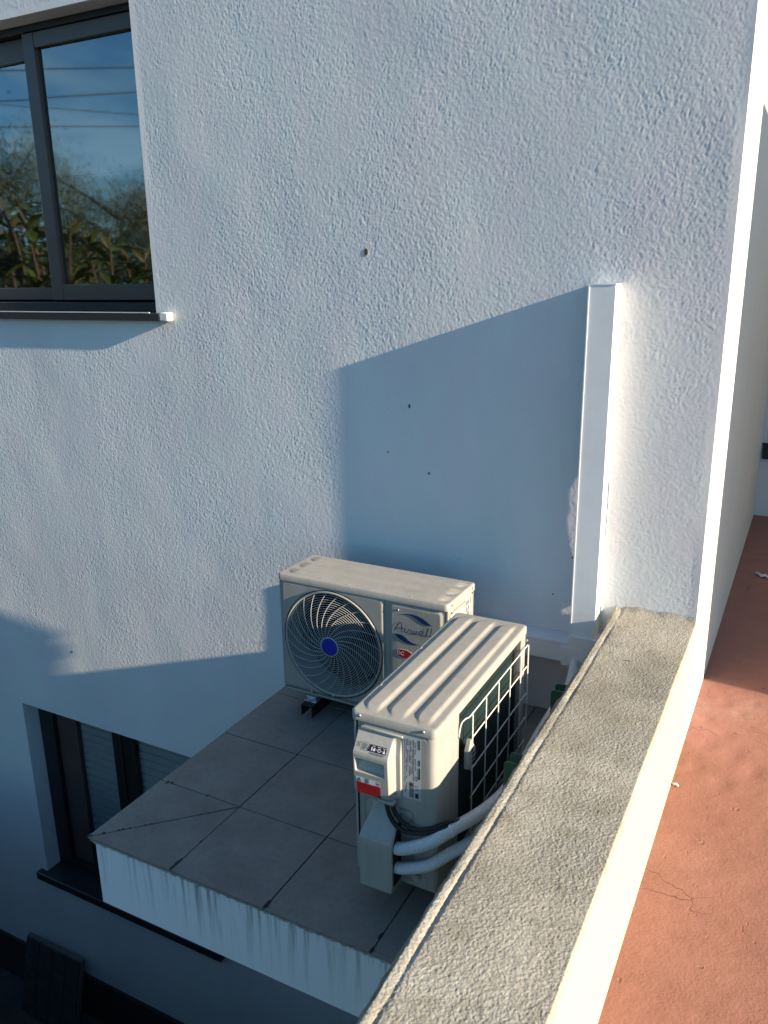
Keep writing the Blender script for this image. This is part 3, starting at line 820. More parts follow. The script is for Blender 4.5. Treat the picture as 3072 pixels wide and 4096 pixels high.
    txt = MB(); word = 'Just feel well'
    for i, ch in enumerate(word):
        if ch == ' ': continue
        me = text_mesh(ch, .0078)
        ang = math.radians(158 - i * 11.5)
        Rm = Matrix.Translation((FCX + .0275 * math.cos(ang), -.1465, FCZ + .0275 * math.sin(ang))) @ Matrix.Rotation(math.pi / 2, 4, 'X') @ Matrix.Rotation(ang - math.pi / 2, 4, 'Z')
        txt.add([Rm @ v.co for v in me.vertices], [tuple(p.vertices) for p in me.polygons]); bpy.data.meshes.remove(me)
    txt.quad((FCX - .0305, -.1465, FCZ + .006), (FCX - .0275, -.1465, FCZ + .006), (FCX - .0275, -.1465, FCZ + .009), (FCX - .0305, -.1465, FCZ + .009))
    txt.build('hub_lettering', 'badge_text', hb)
    # --- lid with three long pressed ribs
    us = np.concatenate([np.linspace(-.362, -.27, 40), np.linspace(-.26, .26, 20), np.linspace(.27, .362, 40)]); vs = np.linspace(-.1245, .1245, 96)
    def hl(u, v):
        h = 0
        end = .012
        for c0, c1 in ((-.099, -.054), (-.029, .023), (.050, .094)):
            # rib ends run out in a long curve
            fade = ss(-.346, -.285, u) * ss(-.356, -.305, -u)
            lo = c0 + .026 * (1 - ss(-.346, -.29, u)) ** 2; hi = c1
            lo = lo + .022 * (1 - ss(-.356, -.30, -u)) ** 2
            h = h + .0062 * ss(lo - .0055, lo + .0055, v) * (1 - ss(hi - .0065, hi + .0065, v)) * fade
        d = np.minimum(np.minimum(.362 - np.abs(u), .1245 - np.abs(v)), .008)
        h = h - .0045 * (1 - np.clip(d / .008, 0, 1)) ** 2
        return h
    def lid_frame(U_, V_, H):
        # round the corners in plan
        U2, V2 = U_.copy(), V_.copy(); r = .016
        cx = np.abs(U_) - (.362 - r); cy = np.abs(V_) - (.1245 - r)
        mk = (cx > 0) & (cy > 0)
        m_ = np.maximum(cx, cy); L = np.hypot(cx, cy); L[L == 0] = 1
        U2 = np.where(mk, np.sign(U_) * (.362 - r + cx * m_ / L), U_); V2 = np.where(mk, np.sign(V_) * (.1245 - r + cy * m_ / L), V_)
        return U2, V2, AH - .0035 + H
    X, Y, Z = rel(us, vs, hl, lid_frame, skirt=-.0260)
    ld = link('lid', grid_mesh('lid', X, Y, Z), 'cream_paint', root)
    ld.data.set_sharp_from_angle(angle=math.radians(50))
    def screw(name, x, y, z, ax, r=.0042, parent=root):
        d = Vector({'x': (1, 0, 0), '-y': (0, -1, 0), 'y': (0, 1, 0), 'z': (0, 0, 1)}[ax]); o = Vector((x, y, z))
        return MB().tube([o - d * .001, o + d * .0012, o + d * .0026, o + d * .003], [r * 1.25, r * 1.25, r, r * .5], 12).build(name, 'zinc', parent, smooth=True)
    for yy in (-.096, .088): screw('screw', .3622, yy, .481, 'x', .0036, ld)
    for (sx, sz) in ((-.223, .018), (-.121, .026), (.245, .018)): screw('screw', sx, -AD - .0045 if sz > .02 else -AD, sz, '-y')
    screw('screw', .165, -AD - .0002, .437, '-y', .003)
    screw('screw', AW, -.094, .016, 'x', .0035)
    for sx in (-.05, .21): MB().add([(sx - .008, -.1152, .4925), (sx + .008, -.1152, .4925), (sx + .008, -.109, .4925), (sx - .008, -.109, .4925), (sx, -.112, .4948)], [(0, 1, 4), (1, 2, 4), (2, 3, 4), (3, 0, 4)]).build('lid_catch', 'cream_paint', ld)
    # --- coil and rear wire guard
    MB().box((-.306, .094, .012), (.213, .106, .472)).build('coil', 'coil_fins', root)
    MB().box((-.306, .1062, .466), (.212, .118, .4725)).build('coil_top_rail', 'cream_paint', root)
    MB().box((-.314, .1063, .012), (-.301, .1215, .466)).build('coil_post', 'cream_paint', root)
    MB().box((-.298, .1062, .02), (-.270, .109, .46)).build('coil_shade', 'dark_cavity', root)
    MB().box((-.075, .1064, .452), (-.03, .1105, .459)).build('coil_tag', 'label_silver', root)
    wg = MB().tube(spline([(.2165, .1245, .400), (.2145, .1275, .425), (.209, .130, .438), (.185, .130, .436), (.160, .130, .428), (.140, .130, .4265)], 5), .0021, 7).build('wire_guard', 'wire_paint', root, smooth=True)
    for zz in (.4265, .350, .252, .163, .080, .030):
        MB().tube([(.140, .1300, zz), (-.348, .1300, zz)], .0021, 7).build('wire', 'wire_paint', wg, smooth=True)
    for xx in (.140, .0365, -.067, -.170, -.272, -.346):
        MB().tube([(xx, .1338, .428), (xx, .1338, .022)], .0021, 7).build('wire', 'wire_paint', wg, smooth=True)
    screw('screw', -.352, .126, .440, 'y', .004)
    screw('screw', .216, .1245, .397, 'y', .003)
    # sensor clip on the guard
    poly = [(.178, .335), (.160, .364), (.150, .352), (.128, .320), (.127, .300), (.135, .283), (.150, .274), (.178, .276)]
    cl = MB().prism(poly, lambda x, z: (x, .124, z), lambda x, z: (x, .139, z)).build('sensor_clip', 'cream_plastic', root, bevel=.002)
    for k, zz in enumerate((.312, .298, .285)):
        MB().box((.137, .1392, zz - .0035), (.156, .1396, zz + .003)).build('slot', 'dark_cavity', cl)
    MB().box((.150, .1392, .322), (.160, .1396, .334)).build('slot', 'dark_cavity', cl)
    # faint rating text on the rear corner
    rl = MB()
    for k in range(11):
        x_ = .236 + k * .0085; ln = random.uniform(.05, .13)
        zt_ = .445 - random.uniform(0, .015); z_ = zt_
        while z_ > zt_ - ln:
            s_ = random.uniform(.006, .02); rl.quad((x_, AD + .0004, z_), (x_ + .0028, AD + .0004, z_), (x_ + .0028, AD + .0004, z_ - s_), (x_, AD + .0004, z_ - s_)); z_ -= s_ + .004
    rl.build('rear_print', 'label_silver', root)
    # --- service cover with grip
    us = np.concatenate([np.linspace(-.1035, -.088, 14), np.linspace(-.085, -.014, 24), np.linspace(-.012, .0265, 34)]); vs = np.linspace(.2625, .4435, 120)
    def hs(u, v):
        prof = np.interp(v, [.2625, .264, .270, .278, .330, .372, .386, .394, .4395, .4435], [0., .020, .029, .031, .0335, .0355, .0355, .0335, .003, .0])
        rec_bot = .338 - .0 * u
        rec = rbox(u, v, -.0965, -.0085, .334, .3755, .006, .0045)
        depth = np.interp(v, [.334, .376], [.010, .024])
        h = prof - rec * depth
        edge = (1 - .0) * (1 - ss(.001, .0115, u) * .80) * (1 - ss(.0235, .0265, u)) 
        edge = edge * (0.25 + .75 * ss(-.1036, -.1005, u))
        low = (v < .2760) & (u < -.032)
        h = np.where(u > .004, np.minimum(h, .0335) * edge, h * edge)
        return h
    X, Y, Z = rel(us, vs, hs, lambda U_, V_, H: (AW - .0005 + H, U_, V_), skirt=-.003)
    sc = link('service_cover', grid_mesh('service_cover', X, Y, Z), 'cream_plastic', root)
    sc.data.set_sharp_from_angle(angle=math.radians(55))
    MB().box((AW - .001, -.036, .2515), (AW + .026, .012, .2625)).build('cable_gland', 'cream_plastic', sc, bevel=.004)
    MB().box((AW - .001, -.092, .4475), (AW + .006, .03, .4535)).build('cover_hook', 'cream_plastic', sc, bevel=.002)
    # energy sticker on the sloping top of the cover
    def on_slope(u, v, off):       # v is height above the panel foot
        t = np.interp(v, [.394, .4395], [.0335, .003]); return (AW - .0005 + t + off, u, v + off * .5)
    def slope_quad(mb, u0, u1, v0, v1, off):
        return mb.quad(on_slope(u0, v0, off), on_slope(u1, v0, off), on_slope(u1, v1, off), on_slope(u0, v1, off))
    sb = MB(); slope_quad(sb, -.054, -.007, .4015, .4165, .0010)
    sb.add([on_slope(-.054, .4015, .001), on_slope(-.060, .4015, .001), on_slope(-.054, .4165, .001), on_slope(-.0545, .409, .001)], [(0, 1, 3), (1, 2, 3)])
    st = sb.build('energy_sticker', 'print_purple', sc)
    ic = MB()
    for u0, u1, v0, v1 in ((-.050, -.0465, .404, .4115), (-.0445, -.0385, .404, .4085), (-.042, -.0385, .4085, .411), (-.036, -.034, .407, .4085), (-.0315, -.0225, .404, .4055), (-.0315, -.030, .404, .411), (-.024, -.0225, .404, .411), (-.0315, -.0225, .409, .411), (-.0205, -.0185, .407, .4085), (-.016, -.0095, .4035, .4075), (-.014, -.0115, .4075, .4115),
                           (-.048, -.040, .4135, .4145), (-.033, -.023, .4135, .4145), (-.018, -.008, .4135, .4145)):
        slope_quad(ic, u0, u1, v0, v1, .0014)
    ic.build('icon', 'label_white', st)
    tx = MB()
    for k in range(5): slope_quad(tx, -.0775, -.0615 - .004 * (k == 4), .4135 - k * .0026, .4143 - k * .0026, .0011)
    for k in range(2): slope_quad(tx, -.052, -.010, .3985 - k * .002, .3992 - k * .002, .0011)
    for u0, u1, v0, v1 in ((-.0805, -.0800, .4005, .4175), (-.0805, -.058, .4172, .4177), (-.0805, -.062, .4003, .4008)): slope_quad(tx, u0, u1, v0, v1, .0011)
    for a_, b_ in (((-.0925, .4165), (-.0835, .4045)), ((-.0835, .4165), (-.0925, .4045)), ((-.091, .4145), (-.0850, .4145)), ((-.091, .4145), (-.0895, .4065)), ((-.085, .4145), (-.0865, .4065)), ((-.0895, .4065), (-.0865, .4065))):
        dx, dz = b_[0] - a_[0], b_[1] - a_[1]; L = math.hypot(dx, dz); px, pz = -dz / L * .0003, dx / L * .0003
        tx.quad(on_slope(a_[0] - px, a_[1] - pz, .0011), on_slope(b_[0] - px, b_[1] - pz, .0011), on_slope(b_[0] + px, b_[1] + pz, .0011), on_slope(a_[0] + px, a_[1] + pz, .0011))
    tx.build('sticker_print', 'print_black', st)
    # warning sticker below the grip
    FX = lambda v, off: AW - .0005 + float(np.interp(v, [.278, .330], [.031, .0335])) + off
    def pq(mb, u0, u1, v0, v1, off): return mb.quad((FX(v0, off), u0, v0), (FX(v0, off), u1, v0), (FX(v1, off), u1, v1), (FX(v1, off), u0, v1))
    rs = pq(MB(), -.0925, -.0215, .2715, .3045, .0008).build('warning_sticker', 'print_red', sc)
    lines = MB()
    for k in range(7):
        u_ = -.089; v_ = .3005 - k * .004
        while u_ < -.027:
            s_ = random.uniform(.004, .014); pq(lines, u_, min(u_ + s_, -.025), v_ - .0016, v_, .0011); u_ += s_ + .0022
    lines.build('sticker_print', 'print_dark_red', rs)
    wl_ = pq(MB(), -.0935, -.0205, .3048, .3205, .0008).build('warning_label', 'label_white', sc)
    MB().add([(FX(.3065, .0011), -.091, .3065), (FX(.3065, .0011), -.0775, .3065), (FX(.319, .0011), -.0842, .3190)], [(0, 1, 2)]).build('warning_triangle', 'print_black', wl_)
    MB().add([(FX(.308, .0014), -.0882, .3080), (FX(.308, .0014), -.0803, .3080), (FX(.316, .0014), -.0842, .3158)], [(0, 1, 2)]).build('warning_symbol', 'print_yellow', wl_)
    ln = MB()
    for k in range(6): pq(ln, -.068 + .001 * (k % 2), -.0535 - .001 * (k % 3), .3195 - k * .0024 - .0012, .3195 - k * .0024, .0011)
    ln.build('label_print', 'print_black', wl_)
    rg = MB(); n = 28
    P = [[(FX(.3125, .0011), -.0285 + r * math.cos(2 * math.pi * k / n), .3125 + r * math.sin(2 * math.pi * k / n)) for k in range(n + 1)] for r in (.0068, .0056)]
    rg.grid(P); rg.quad((FX(.31, .0013), -.0332, .3165), (FX(.31, .0013), -.0325, .3172), (FX(.31, .0013), -.0238, .3085), (FX(.31, .0013), -.0245, .3078))
    rg.build('prohibition_ring', 'print_red', wl_)
    MB().quad((FX(.31, .001), -.0318, .3105), (FX(.31, .001), -.0255, .3105), (FX(.31, .001), -.0250, .3150), (FX(.31, .001), -.0322, .3150)).build('prohibition_symbol', 'print_black', wl_)
    # nameplate
    nx_ = AW + .0006
    npl = MB().quad((nx_, .0275, .273), (nx_, .081, .273), (nx_, .082, .456), (nx_, .0285, .456)).build('nameplate', 'label_silver', root)
    pb = MB(); q = nx_ + .0004
    for k in range(8):
        y_ = .034 + k * .0042; z_ = .452 - random.uniform(0, .01)
        zend = .300 if k < 2 else (.36 if k % 3 else .34)
        while z_ > zend:
            s_ = random.uniform(.006, .026); pb.quad((q, y_, z_), (q, y_ + .0017, z_), (q, y_ + .0017, z_ - s_), (q, y_, z_ - s_)); z_ -= s_ + random.choice([.002, .002, .012])
    for a_, b_ in ((.452, .425), (.395, .378), (.372, .338)): pb.quad((q, .0735, a_), (q, .0775, a_), (q, .0775, b_), (q, .0735, b_))
    z_ = .325
    while z_ > .281:
        s_ = random.choice([.0006, .0010, .0018]); pb.quad((q, .0470, z_), (q, .0600, z_), (q, .0600, z_ - s_), (q, .0470, z_ - s_)); z_ -= s_ + random.choice([.0006, .0009, .0014])
    for t0, t1 in (((.0635, .344), (.0735, .344)), ((.0735, .344), (.0685, .331)), ((.0685, .331), (.0635, .344))):
        dx, dz = t1[0] - t0[0], t1[1] - t0[1]; L = math.hypot(dx, dz); px, pz = -dz / L * .0006, dx / L * .0006
        pb.quad((q, t0[0] - px, t0[1] - pz), (q, t1[0] - px, t1[1] - pz), (q, t1[0] + px, t1[1] + pz), (q, t0[0] + px, t0[1] + pz))
    # CE mark, turned on its side
    for zc in (.3135, .3045):
        n = 12
        P = [[(q, .0685 + r * math.cos(t), zc + r * math.sin(t)) for t in np.linspace(math.radians(-20) , math.radians(200), n)] for r in (.0040, .0029)]
        pb.grid(P)
    pb.quad((q, .0685, .3038), (q, .0725, .3038), (q, .0725, .3050), (q, .0685, .3050))
    pb.box((q - .0002, .0640, .2805), (q, .0730, .2945))
    pb.build('nameplate_print', 'print_black', npl)
    # --- valve cover
    us = np.concatenate([np.linspace(-.0875, -.078, 10), np.linspace(-.075, .004, 22), np.linspace(.006, .0165, 10)]); vs = np.linspace(-.004, .2375, 110)
    def hv(u, v):
        f = np.interp(v, [-.004, .0, .135, .150, .158, .224, .2375], [.046, .052, .054, .0525, .049, .006, .001])
        left = -.0865 + .020 * ss(.150, .222, v)
        e = ss(0, .009, u - left)
        er = 1 - .0 * u
        h = f * (0.02 + .98 * e)
        h = np.where(u < left, -.004, h)
        return h - .002 * ss(.008, .0165, u)
    X, Y, Z = rel(us, vs, hv, lambda U_, V_, H: (AW + H, U_, V_), skirt=-.006)
    vc = link('valve_cover', grid_mesh('valve_cover', X, Y, Z), 'cream_plastic', root)
    vc.data.set_sharp_from_angle(angle=math.radians(55))
    poly = [(AW, .014), (AW + .051, .014), (AW + .0535, .130), (AW + .049, .152), (AW + .004, .222), (AW, .222)]
    MB().prism(poly, lambda x, z: (x, .0165, z), lambda x, z: (x, .0195, z)).build('cover_lip', 'cream_plastic', vc, bevel=.001)
    MB().prism([(x if i in (0, 5) else x - .007, z - (.004 if i in (3, 4, 5) else -.004)) for i, (x, z) in enumerate(poly)], lambda x, z: (x, .0196, z), lambda x, z: (x, .0200, z)).build('cover_mouth', 'dark_cavity', vc)
    screw('screw', AW + .006, -.048, .222, 'x', .0055, vc)
    # valve stub and drain box under the pipes
    MB().tube([(AW - .004, .070, .045), (AW + .016, .070, .045)], .010, 10).build('service_valve', 'zinc', root, smooth=True)
    # --- logo
    FY = -AD - .0009
    strokes = [[(0.1478, 0.3539), (0.1669, 0.3873), (0.1724, 0.3913), (0.1774, 0.3897), (0.1802, 0.3553)], [(0.1659, 0.369), (0.1803, 0.3699), (0.1935, 0.3692)], [(0.1948, 0.3789), (0.1970, 0.3787)],
               [(0.1941, 0.3688), (0.1886, 0.3557), (0.2013, 0.3559), (0.2072, 0.3686), (0.2148, 0.3707)], [(0.2186, 0.3692), (0.2147, 0.357), (0.2189, 0.3548), (0.2339, 0.3567), (0.2406, 0.3703)],
               [(0.2293, 0.3697), (0.2259, 0.3562)], [(0.2339, 0.3567), (0.2431, 0.3597), (0.2646, 0.3653), (0.2654, 0.3723), (0.2514, 0.3714), (0.2472, 0.3597), (0.2514, 0.3564), (0.267, 0.3576)],
               [(0.2851, 0.3915), (0.2761, 0.3578), (0.2654, 0.358)], [(0.2981, 0.3917), (0.29, 0.3585), (0.2769, 0.3575)]]
    lg = MB()
    for s in strokes:
        w2 = .0015; L_, R_ = [], []
        for i, (x, z) in enumerate(s):
            a_ = s[max(i - 1, 0)]; b_ = s[min(i + 1, len(s) - 1)]; dx, dz = b_[0] - a_[0], b_[1] - a_[1]; L = math.hypot(dx, dz) or 1
            L_.append((x - dz / L * w2, FY - .0004, z + dx / L * w2)); R_.append((x + dz / L * w2, FY - .0004, z - dx / L * w2))
        lg.grid([L_, R_])
    for s in ([(0.1655, 0.4173), (0.1791, 0.4231), (0.1942, 0.4274), (0.2093, 0.4296), (0.2226, 0.4301), (0.2342, 0.4294), (0.2474, 0.427), (0.2589, 0.4228), (0.2687, 0.419), (0.2785, 0.4136), (0.2899, 0.4062), (0.2989, 0.4007), (0.2867, 0.3996), (0.2753, 0.4001), (0.2671, 0.4014), (0.2588, 0.4034), (0.2506, 0.408), (0.2424, 0.4132), (0.2341, 0.4178), (0.2259, 0.4214), (0.2176, 0.4243), (0.2092, 0.4259), (0.1942, 0.4253), (0.1791, 0.422)],
              [(0.1477, 0.3431), (0.1631, 0.3437), (0.1801, 0.3421), (0.1885, 0.338), (0.1952, 0.3336), (0.2019, 0.3292), (0.2086, 0.3248), (0.2162, 0.3217), (0.2237, 0.3196), (0.2321, 0.318), (0.2455, 0.3178), (0.2604, 0.3198), (0.2421, 0.3157), (0.2254, 0.3134), (0.2086, 0.3132), (0.1917, 0.3163), (0.1833, 0.3192), (0.1748, 0.3228), (0.168, 0.3269), (0.1612, 0.3317), (0.1545, 0.3373)]):
        lg.prism(s, lambda x, z: (x, FY - .0004, z), lambda x, z: (x, FY + .0001, z))
    lg.build('brand_logo', 'ink_blue', root)
    el = [(.187 + .034 * math.cos(t), .2695 + .0165 * math.sin(t)) for t in np.linspace(0, 2 * math.pi, 33)[:-1]]
    dc = MB().prism([(.187 + (x - .187) * 1.06, .2695 + (z - .2695) * 1.1) for x, z in el], lambda x, z: (x, FY - .0002, z), lambda x, z: (x, FY + .0002, z)).build('inverter_badge', 'label_white', root)
    MB().prism(el, lambda x, z: (x, FY - .0007, z), lambda x, z: (x, FY - .0003, z)).build('badge_field', 'badge_red', dc)
    me = text_mesh('DC', .021, 0.0002)
    tm = MB(); Rm = Matrix.Translation((.173, FY - .0011, .2695)) @ Matrix.Rotation(math.pi / 2, 4, 'X')
    tm.add([Rm @ v.co for v in me.vertices], [tuple(p.vertices) for p in me.polygons]); tm.build('badge_lettering', 'label_white', dc)
    # --- feet
    for fx in (-.225, .225):
        ft = MB().box((fx - .028, -.137, -.0235), (fx + .028, .137, -.0195)).box((fx - .022, -.128, -.0194), (fx + .022, .128, -.0041)).build('foot', 'zinc', root, bevel=.003)
        MB().tube([(fx, -.130, -.0194), (fx, -.130, -.012)], .009, 12).build('bolt', 'zinc', ft, smooth=True)
    return root

ac2 = build_ac()
ac1 = copy_tree(ac2)
ac2.location = (-.5839, -.8634, -.386); ac2.rotation_euler = (0, 0, -1.572)
ac1.location = (-1.1149, -.3359, -.386); ac1.rotation_euler = (0, 0, -.0164)
tag(ac2, 'front cream outdoor unit beside the parapet, red warning sticker on its end panel', 'air conditioner', 'outdoor units on the canopy')
tag(ac1, 'cream outdoor unit at the back with round fan grille and blue hub facing the camera', 'air conditioner', 'outdoor units on the canopy')

def unit_bracket_labels():
    bracket('wall_bracket', 'dark steel bracket under the fan side of the rear outdoor unit', (-1.338, 0, 0), -.0, .50)
    bracket('wall_bracket', 'dark steel bracket hidden behind the front unit, under the rear unit logo side', (-.890, 0, 0), 0, .50)
    bracket('wall_bracket', 'green steel bracket on the parapet, the one nearest the trunking', (PXL, -.640, 0), -math.pi / 2, .46)
    bracket('wall_bracket', 'green steel bracket on the parapet beside the coil, nearer the camera', (PXL, -1.065, 0), -math.pi / 2, .46)
unit_bracket_labels()

# ------------------------------------------------------------------ pipes and cables of the front unit
def pipe(name, pts, r, mat, label, cat, group, collar=None):
    P = spline(pts, 10)
    mb = MB().tube(P, r, 18)
    me_o = mb.build(name, mat, None, smooth=True, angle=70)
    me = me_o.data
    uv = me.uv_layers.new(name='UVMap')
    L = [0.0]
    for a_, b_ in zip(P[:-1], P[1:]): L.append(L[-1] + (Vector(b_) - Vector(a_)).length)
    for lp in me.loops:
        i, k = divmod(lp.vertex_index, 18)
        uv.data[lp.index].uv = (k / 18, L[i])
    tag(me_o, label, cat, group)
    if collar is not None:
        i = int(collar * (len(P) - 1)); d = (Vector(P[i + 1]) - Vector(P[i - 1])).normalized(); c = Vector(P[i])
        MB().tube([c - d * .006, c - d * .004, c + d * .004, c + d * .006], [r * .98, r * 1.07, r * 1.07, r * .98], 18).build('joint_band', mat, me_o, smooth=True)
        MB().tube([c - d * .001 - Vector((0, .0, r * 1.0)), c + d * .001 - Vector((0, .003, r * 1.28))], .004, 8).build('tie_end', 'pvc_white', me_o, smooth=True)
    return me_o
pipe('insulated_pipe', [(-.585, -1.248, -.256), (-.545, -1.252, -.250), (-.475, -1.243, -.214), (-.432, -1.202, -.190), (-.385, -1.100, -.186), (-.352, -1.02, -.168), (-.338, -.90, -.15), (-.345, -.72, -.15), (-.36, -.5, -.18), (-.38, -.25, -.23), (-.40, -.09, -.2)], .0172, 'pipe_lagging',
     'thick white lagged pipe leaving the valve cover, the upper of the two', 'pipe', 'lagged pipes of the front unit', .3)
pipe('insulated_pipe', [(-.585, -1.248, -.316), (-.545, -1.252, -.311), (-.475, -1.243, -.283), (-.428, -1.200, -.258), (-.375, -1.13, -.238), (-.350, -1.05, -.23), (-.335, -.90, -.22), (-.345, -.7, -.22), (-.37, -.4, -.27), (-.385, -.15, -.3), (-.40, -.09, -.24)], .0158, 'pipe_lagging',
     'white lagged pipe leaving the valve cover, the lower of the two', 'pipe', 'lagged pipes of the front unit')
pipe('power_cable', [(-.597, -1.242, -.125), (-.593, -1.244, -.140), (-.583, -1.246, -.168), (-.562, -1.246, -.192), (-.530, -1.244, -.200), (-.480, -1.235, -.190), (-.435, -1.205, -.178), (-.405, -1.15, -.19), (-.40, -1.0, -.22), (-.39, -.7, -.26), (-.385, -.3, -.30)], .0062, 'black_rubber',
     'black cable from the service cover, the longer loop on the left', 'cable', 'cables of the front unit')
pipe('power_cable', [(-.581, -1.240, -.125), (-.578, -1.241, -.140), (-.566, -1.241, -.162), (-.545, -1.240, -.180), (-.515, -1.238, -.190), (-.475, -1.228, -.181), (-.438, -1.197, -.170), (-.41, -1.14, -.185), (-.405, -1.0, -.22), (-.40, -.7, -.27), (-.395, -.3, -.31)], .0060, 'black_rubber',
     'black cable from the service cover, the shorter inner loop on the right', 'cable', 'cables of the front unit')

# ------------------------------------------------------------------ small things
# paving slab leaning on the house plinth
lp = thing('paving_slab', 'dark paving slab with a grid of squares leaning on the house wall', 'paving slab', (-3.70, 0, GZ))
lean = math.radians(14); hh = .515; wd = .505
def on_lean(u, v, t): return (u, -.165 + v * math.sin(lean) - t * math.cos(lean) + .0, v * math.cos(lean) + t * -math.sin(lean) * -1 * .0 + .012)
def lbox(u0, u1, v0, v1, t0, t1):
    c = [(u0, v0), (u1, v0), (u1, v1), (u0, v1)]
    return MB().prism(c, lambda u, v: on_lean(u, v, t0), lambda u, v: on_lean(u, v, t1))
lbox(-wd / 2, wd / 2, 0, hh, 0, .030).build('backing', 'slab_backing', lp, bevel=.003)
for i in range(4):
    for j in range(4):
        a_, b_ = -wd / 2 + .006 + i * (wd - .008) / 4, 0.004 + j * (hh - .006) / 4
        lbox(a_, a_ + (wd - .008) / 4 - .005, b_, b_ + (hh - .006) / 4 - .005, .0301, .0385).build('square', 'slab_dark', lp, bevel=.0025)
# litter on the terrace
def scrap(name, pts, label):
    mb = MB(); n = len(pts)
    top = []
    for i, (x, y, w_, z) in enumerate(pts): top.append([(x, y - w_, FZ + z), (x, y, FZ + z + .006), (x, y + w_, FZ + z)])
    o = mb.grid(top).build(name, 'paper_scrap', None, smooth=True)
    o.modifiers.new('thickness', 'SOLIDIFY').thickness = .001
    tag(o, label, 'litter')
scrap('paper_scrap', [(.10, 2.02, .012, .004), (.115, 2.0, .02, .012), (.135, 1.97, .024, .008), (.155, 1.98, .02, .013), (.175, 1.96, .018, .006), (.20, 1.97, .01, .004)], 'crumpled white paper scrap on the shaded red floor')
scrap('feather', [(.004, -.30, .003, .004), (.010, -.305, .007, .006), (.018, -.303, .006, .008), (.026, -.308, .003, .004)], 'tiny white feather at the foot of the parapet on the red floor')
for (tx_, ty_, L, a_, lb) in [(-.155, -.42, .030, .15, 'short brown twig lying across the parapet top'), (-.21, -.155, .016, .4, 'tiny dark leaf fragment on the parapet top near the trunking')]:
    o = MB().tube([(tx_ - L / 2 * math.cos(a_), ty_ - L / 2 * math.sin(a_), .006), (tx_, ty_ + .001, .0075), (tx_ + L / 2 * math.cos(a_), ty_ + L / 2 * math.sin(a_), .006)], [.0006, .0014, .0006], 6).build('twig', 'bark', None, smooth=True)
    tag(o, lb, 'twig')

# ------------------------------------------------------------------ the garden mirrored in the upper window
def leaf(mb, base, d, up, L, wdt, curl):
    d = d.normalized(); s = d.cross(up).normalized(); u2 = s.cross(d).normalized()
    rows = []
    for t in (0, .2, .45, .7, .9, 1.0):
        w_ = wdt * math.sin(math.pi * min(t * .92 + .06, 1)) ** .8
        c = base + d * (L * t) + u2 * (-curl * L * t * t)
        rows.append([c - s * w_ + u2 * w_ * .35, c, c + s * w_ + u2 * w_ * .35])
    mb.grid(rows)
def rubber_tree(loc, h, label, seed):
    r = random.Random(seed)
    t = thing('rubber_tree', label, 'tree', loc, 0, 'rubber trees mirrored in the upper window')
    tk = MB(); lv = MB(); tips = MB()
    stems = []
    for k in range(9):
        a = r.uniform(0, 6.28); sp_ = r.uniform(.15, .9)
        top = Vector((sp_ * math.cos(a), sp_ * math.sin(a), h * r.uniform(.80, 1.0)))
        P = spline([(0, 0, 0), (top.x * .2, top.y * .2, h * .45), (top.x * .7, top.y * .7, h * .72), tuple(top)], 5)
        tk.tube(P, [.05 * (1 - .8 * i / (len(P) - 1)) for i in range(len(P))], 6)
        stems.append(P)
    for P in stems:
        top = P[-1]
        for q in range(34):
            i = r.uniform(.45, 1) ** .7 * (len(P) - 1); j = min(int(i), len(P) - 2); b = P[j].lerp(P[j + 1], i - j)
            a = r.uniform(0, 6.28); el = r.uniform(-.2, .9)
            d = Vector((math.cos(a) * math.cos(el), math.sin(a) * math.cos(el), math.sin(el)))
            leaf(lv, b + d * .04, d, Vector((0, 0, 1)), r.uniform(.17, .27), r.uniform(.035, .055), r.uniform(.1, .6))
        for q in range(2):
            a = r.uniform(0, 6.28); el = r.uniform(.7, 1.4)
            d = Vector((math.cos(a) * math.cos(el), math.sin(a) * math.cos(el), math.sin(el)))
            leaf(tips, top, d, Vector((math.sin(a), -math.cos(a), .1)), r.uniform(.11, .18), r.uniform(.016, .03), r.uniform(-.1, .3))
    tk.build('trunk', 'bark', t, smooth=True)
    cr_ = lv.build('crown', 'leaf_rubber', t, smooth=True)
    tips.build('young_leaves', 'leaf_red_tip', cr_, smooth=True)
RT = [((-5.0, -2.0, GZ), 5.15), ((-5.9, -2.3, GZ), 5.35), ((-5.6, -3.1, GZ), 5.15), ((-6.9, -2.7, GZ), 5.5), ((-6.6, -3.9, GZ), 5.3)]
LB = ['nearest rubber tree in the window mirror image, right of the stile', 'rubber tree mirrored beside the window stile', 'rubber tree mirrored low in the right pane', 'rubber tree mirrored in the left pane', 'rubber tree mirrored behind the others']
for i, ((loc, h), lb) in enumerate(zip(RT, LB)): rubber_tree(loc, h, lb, 30 + i)
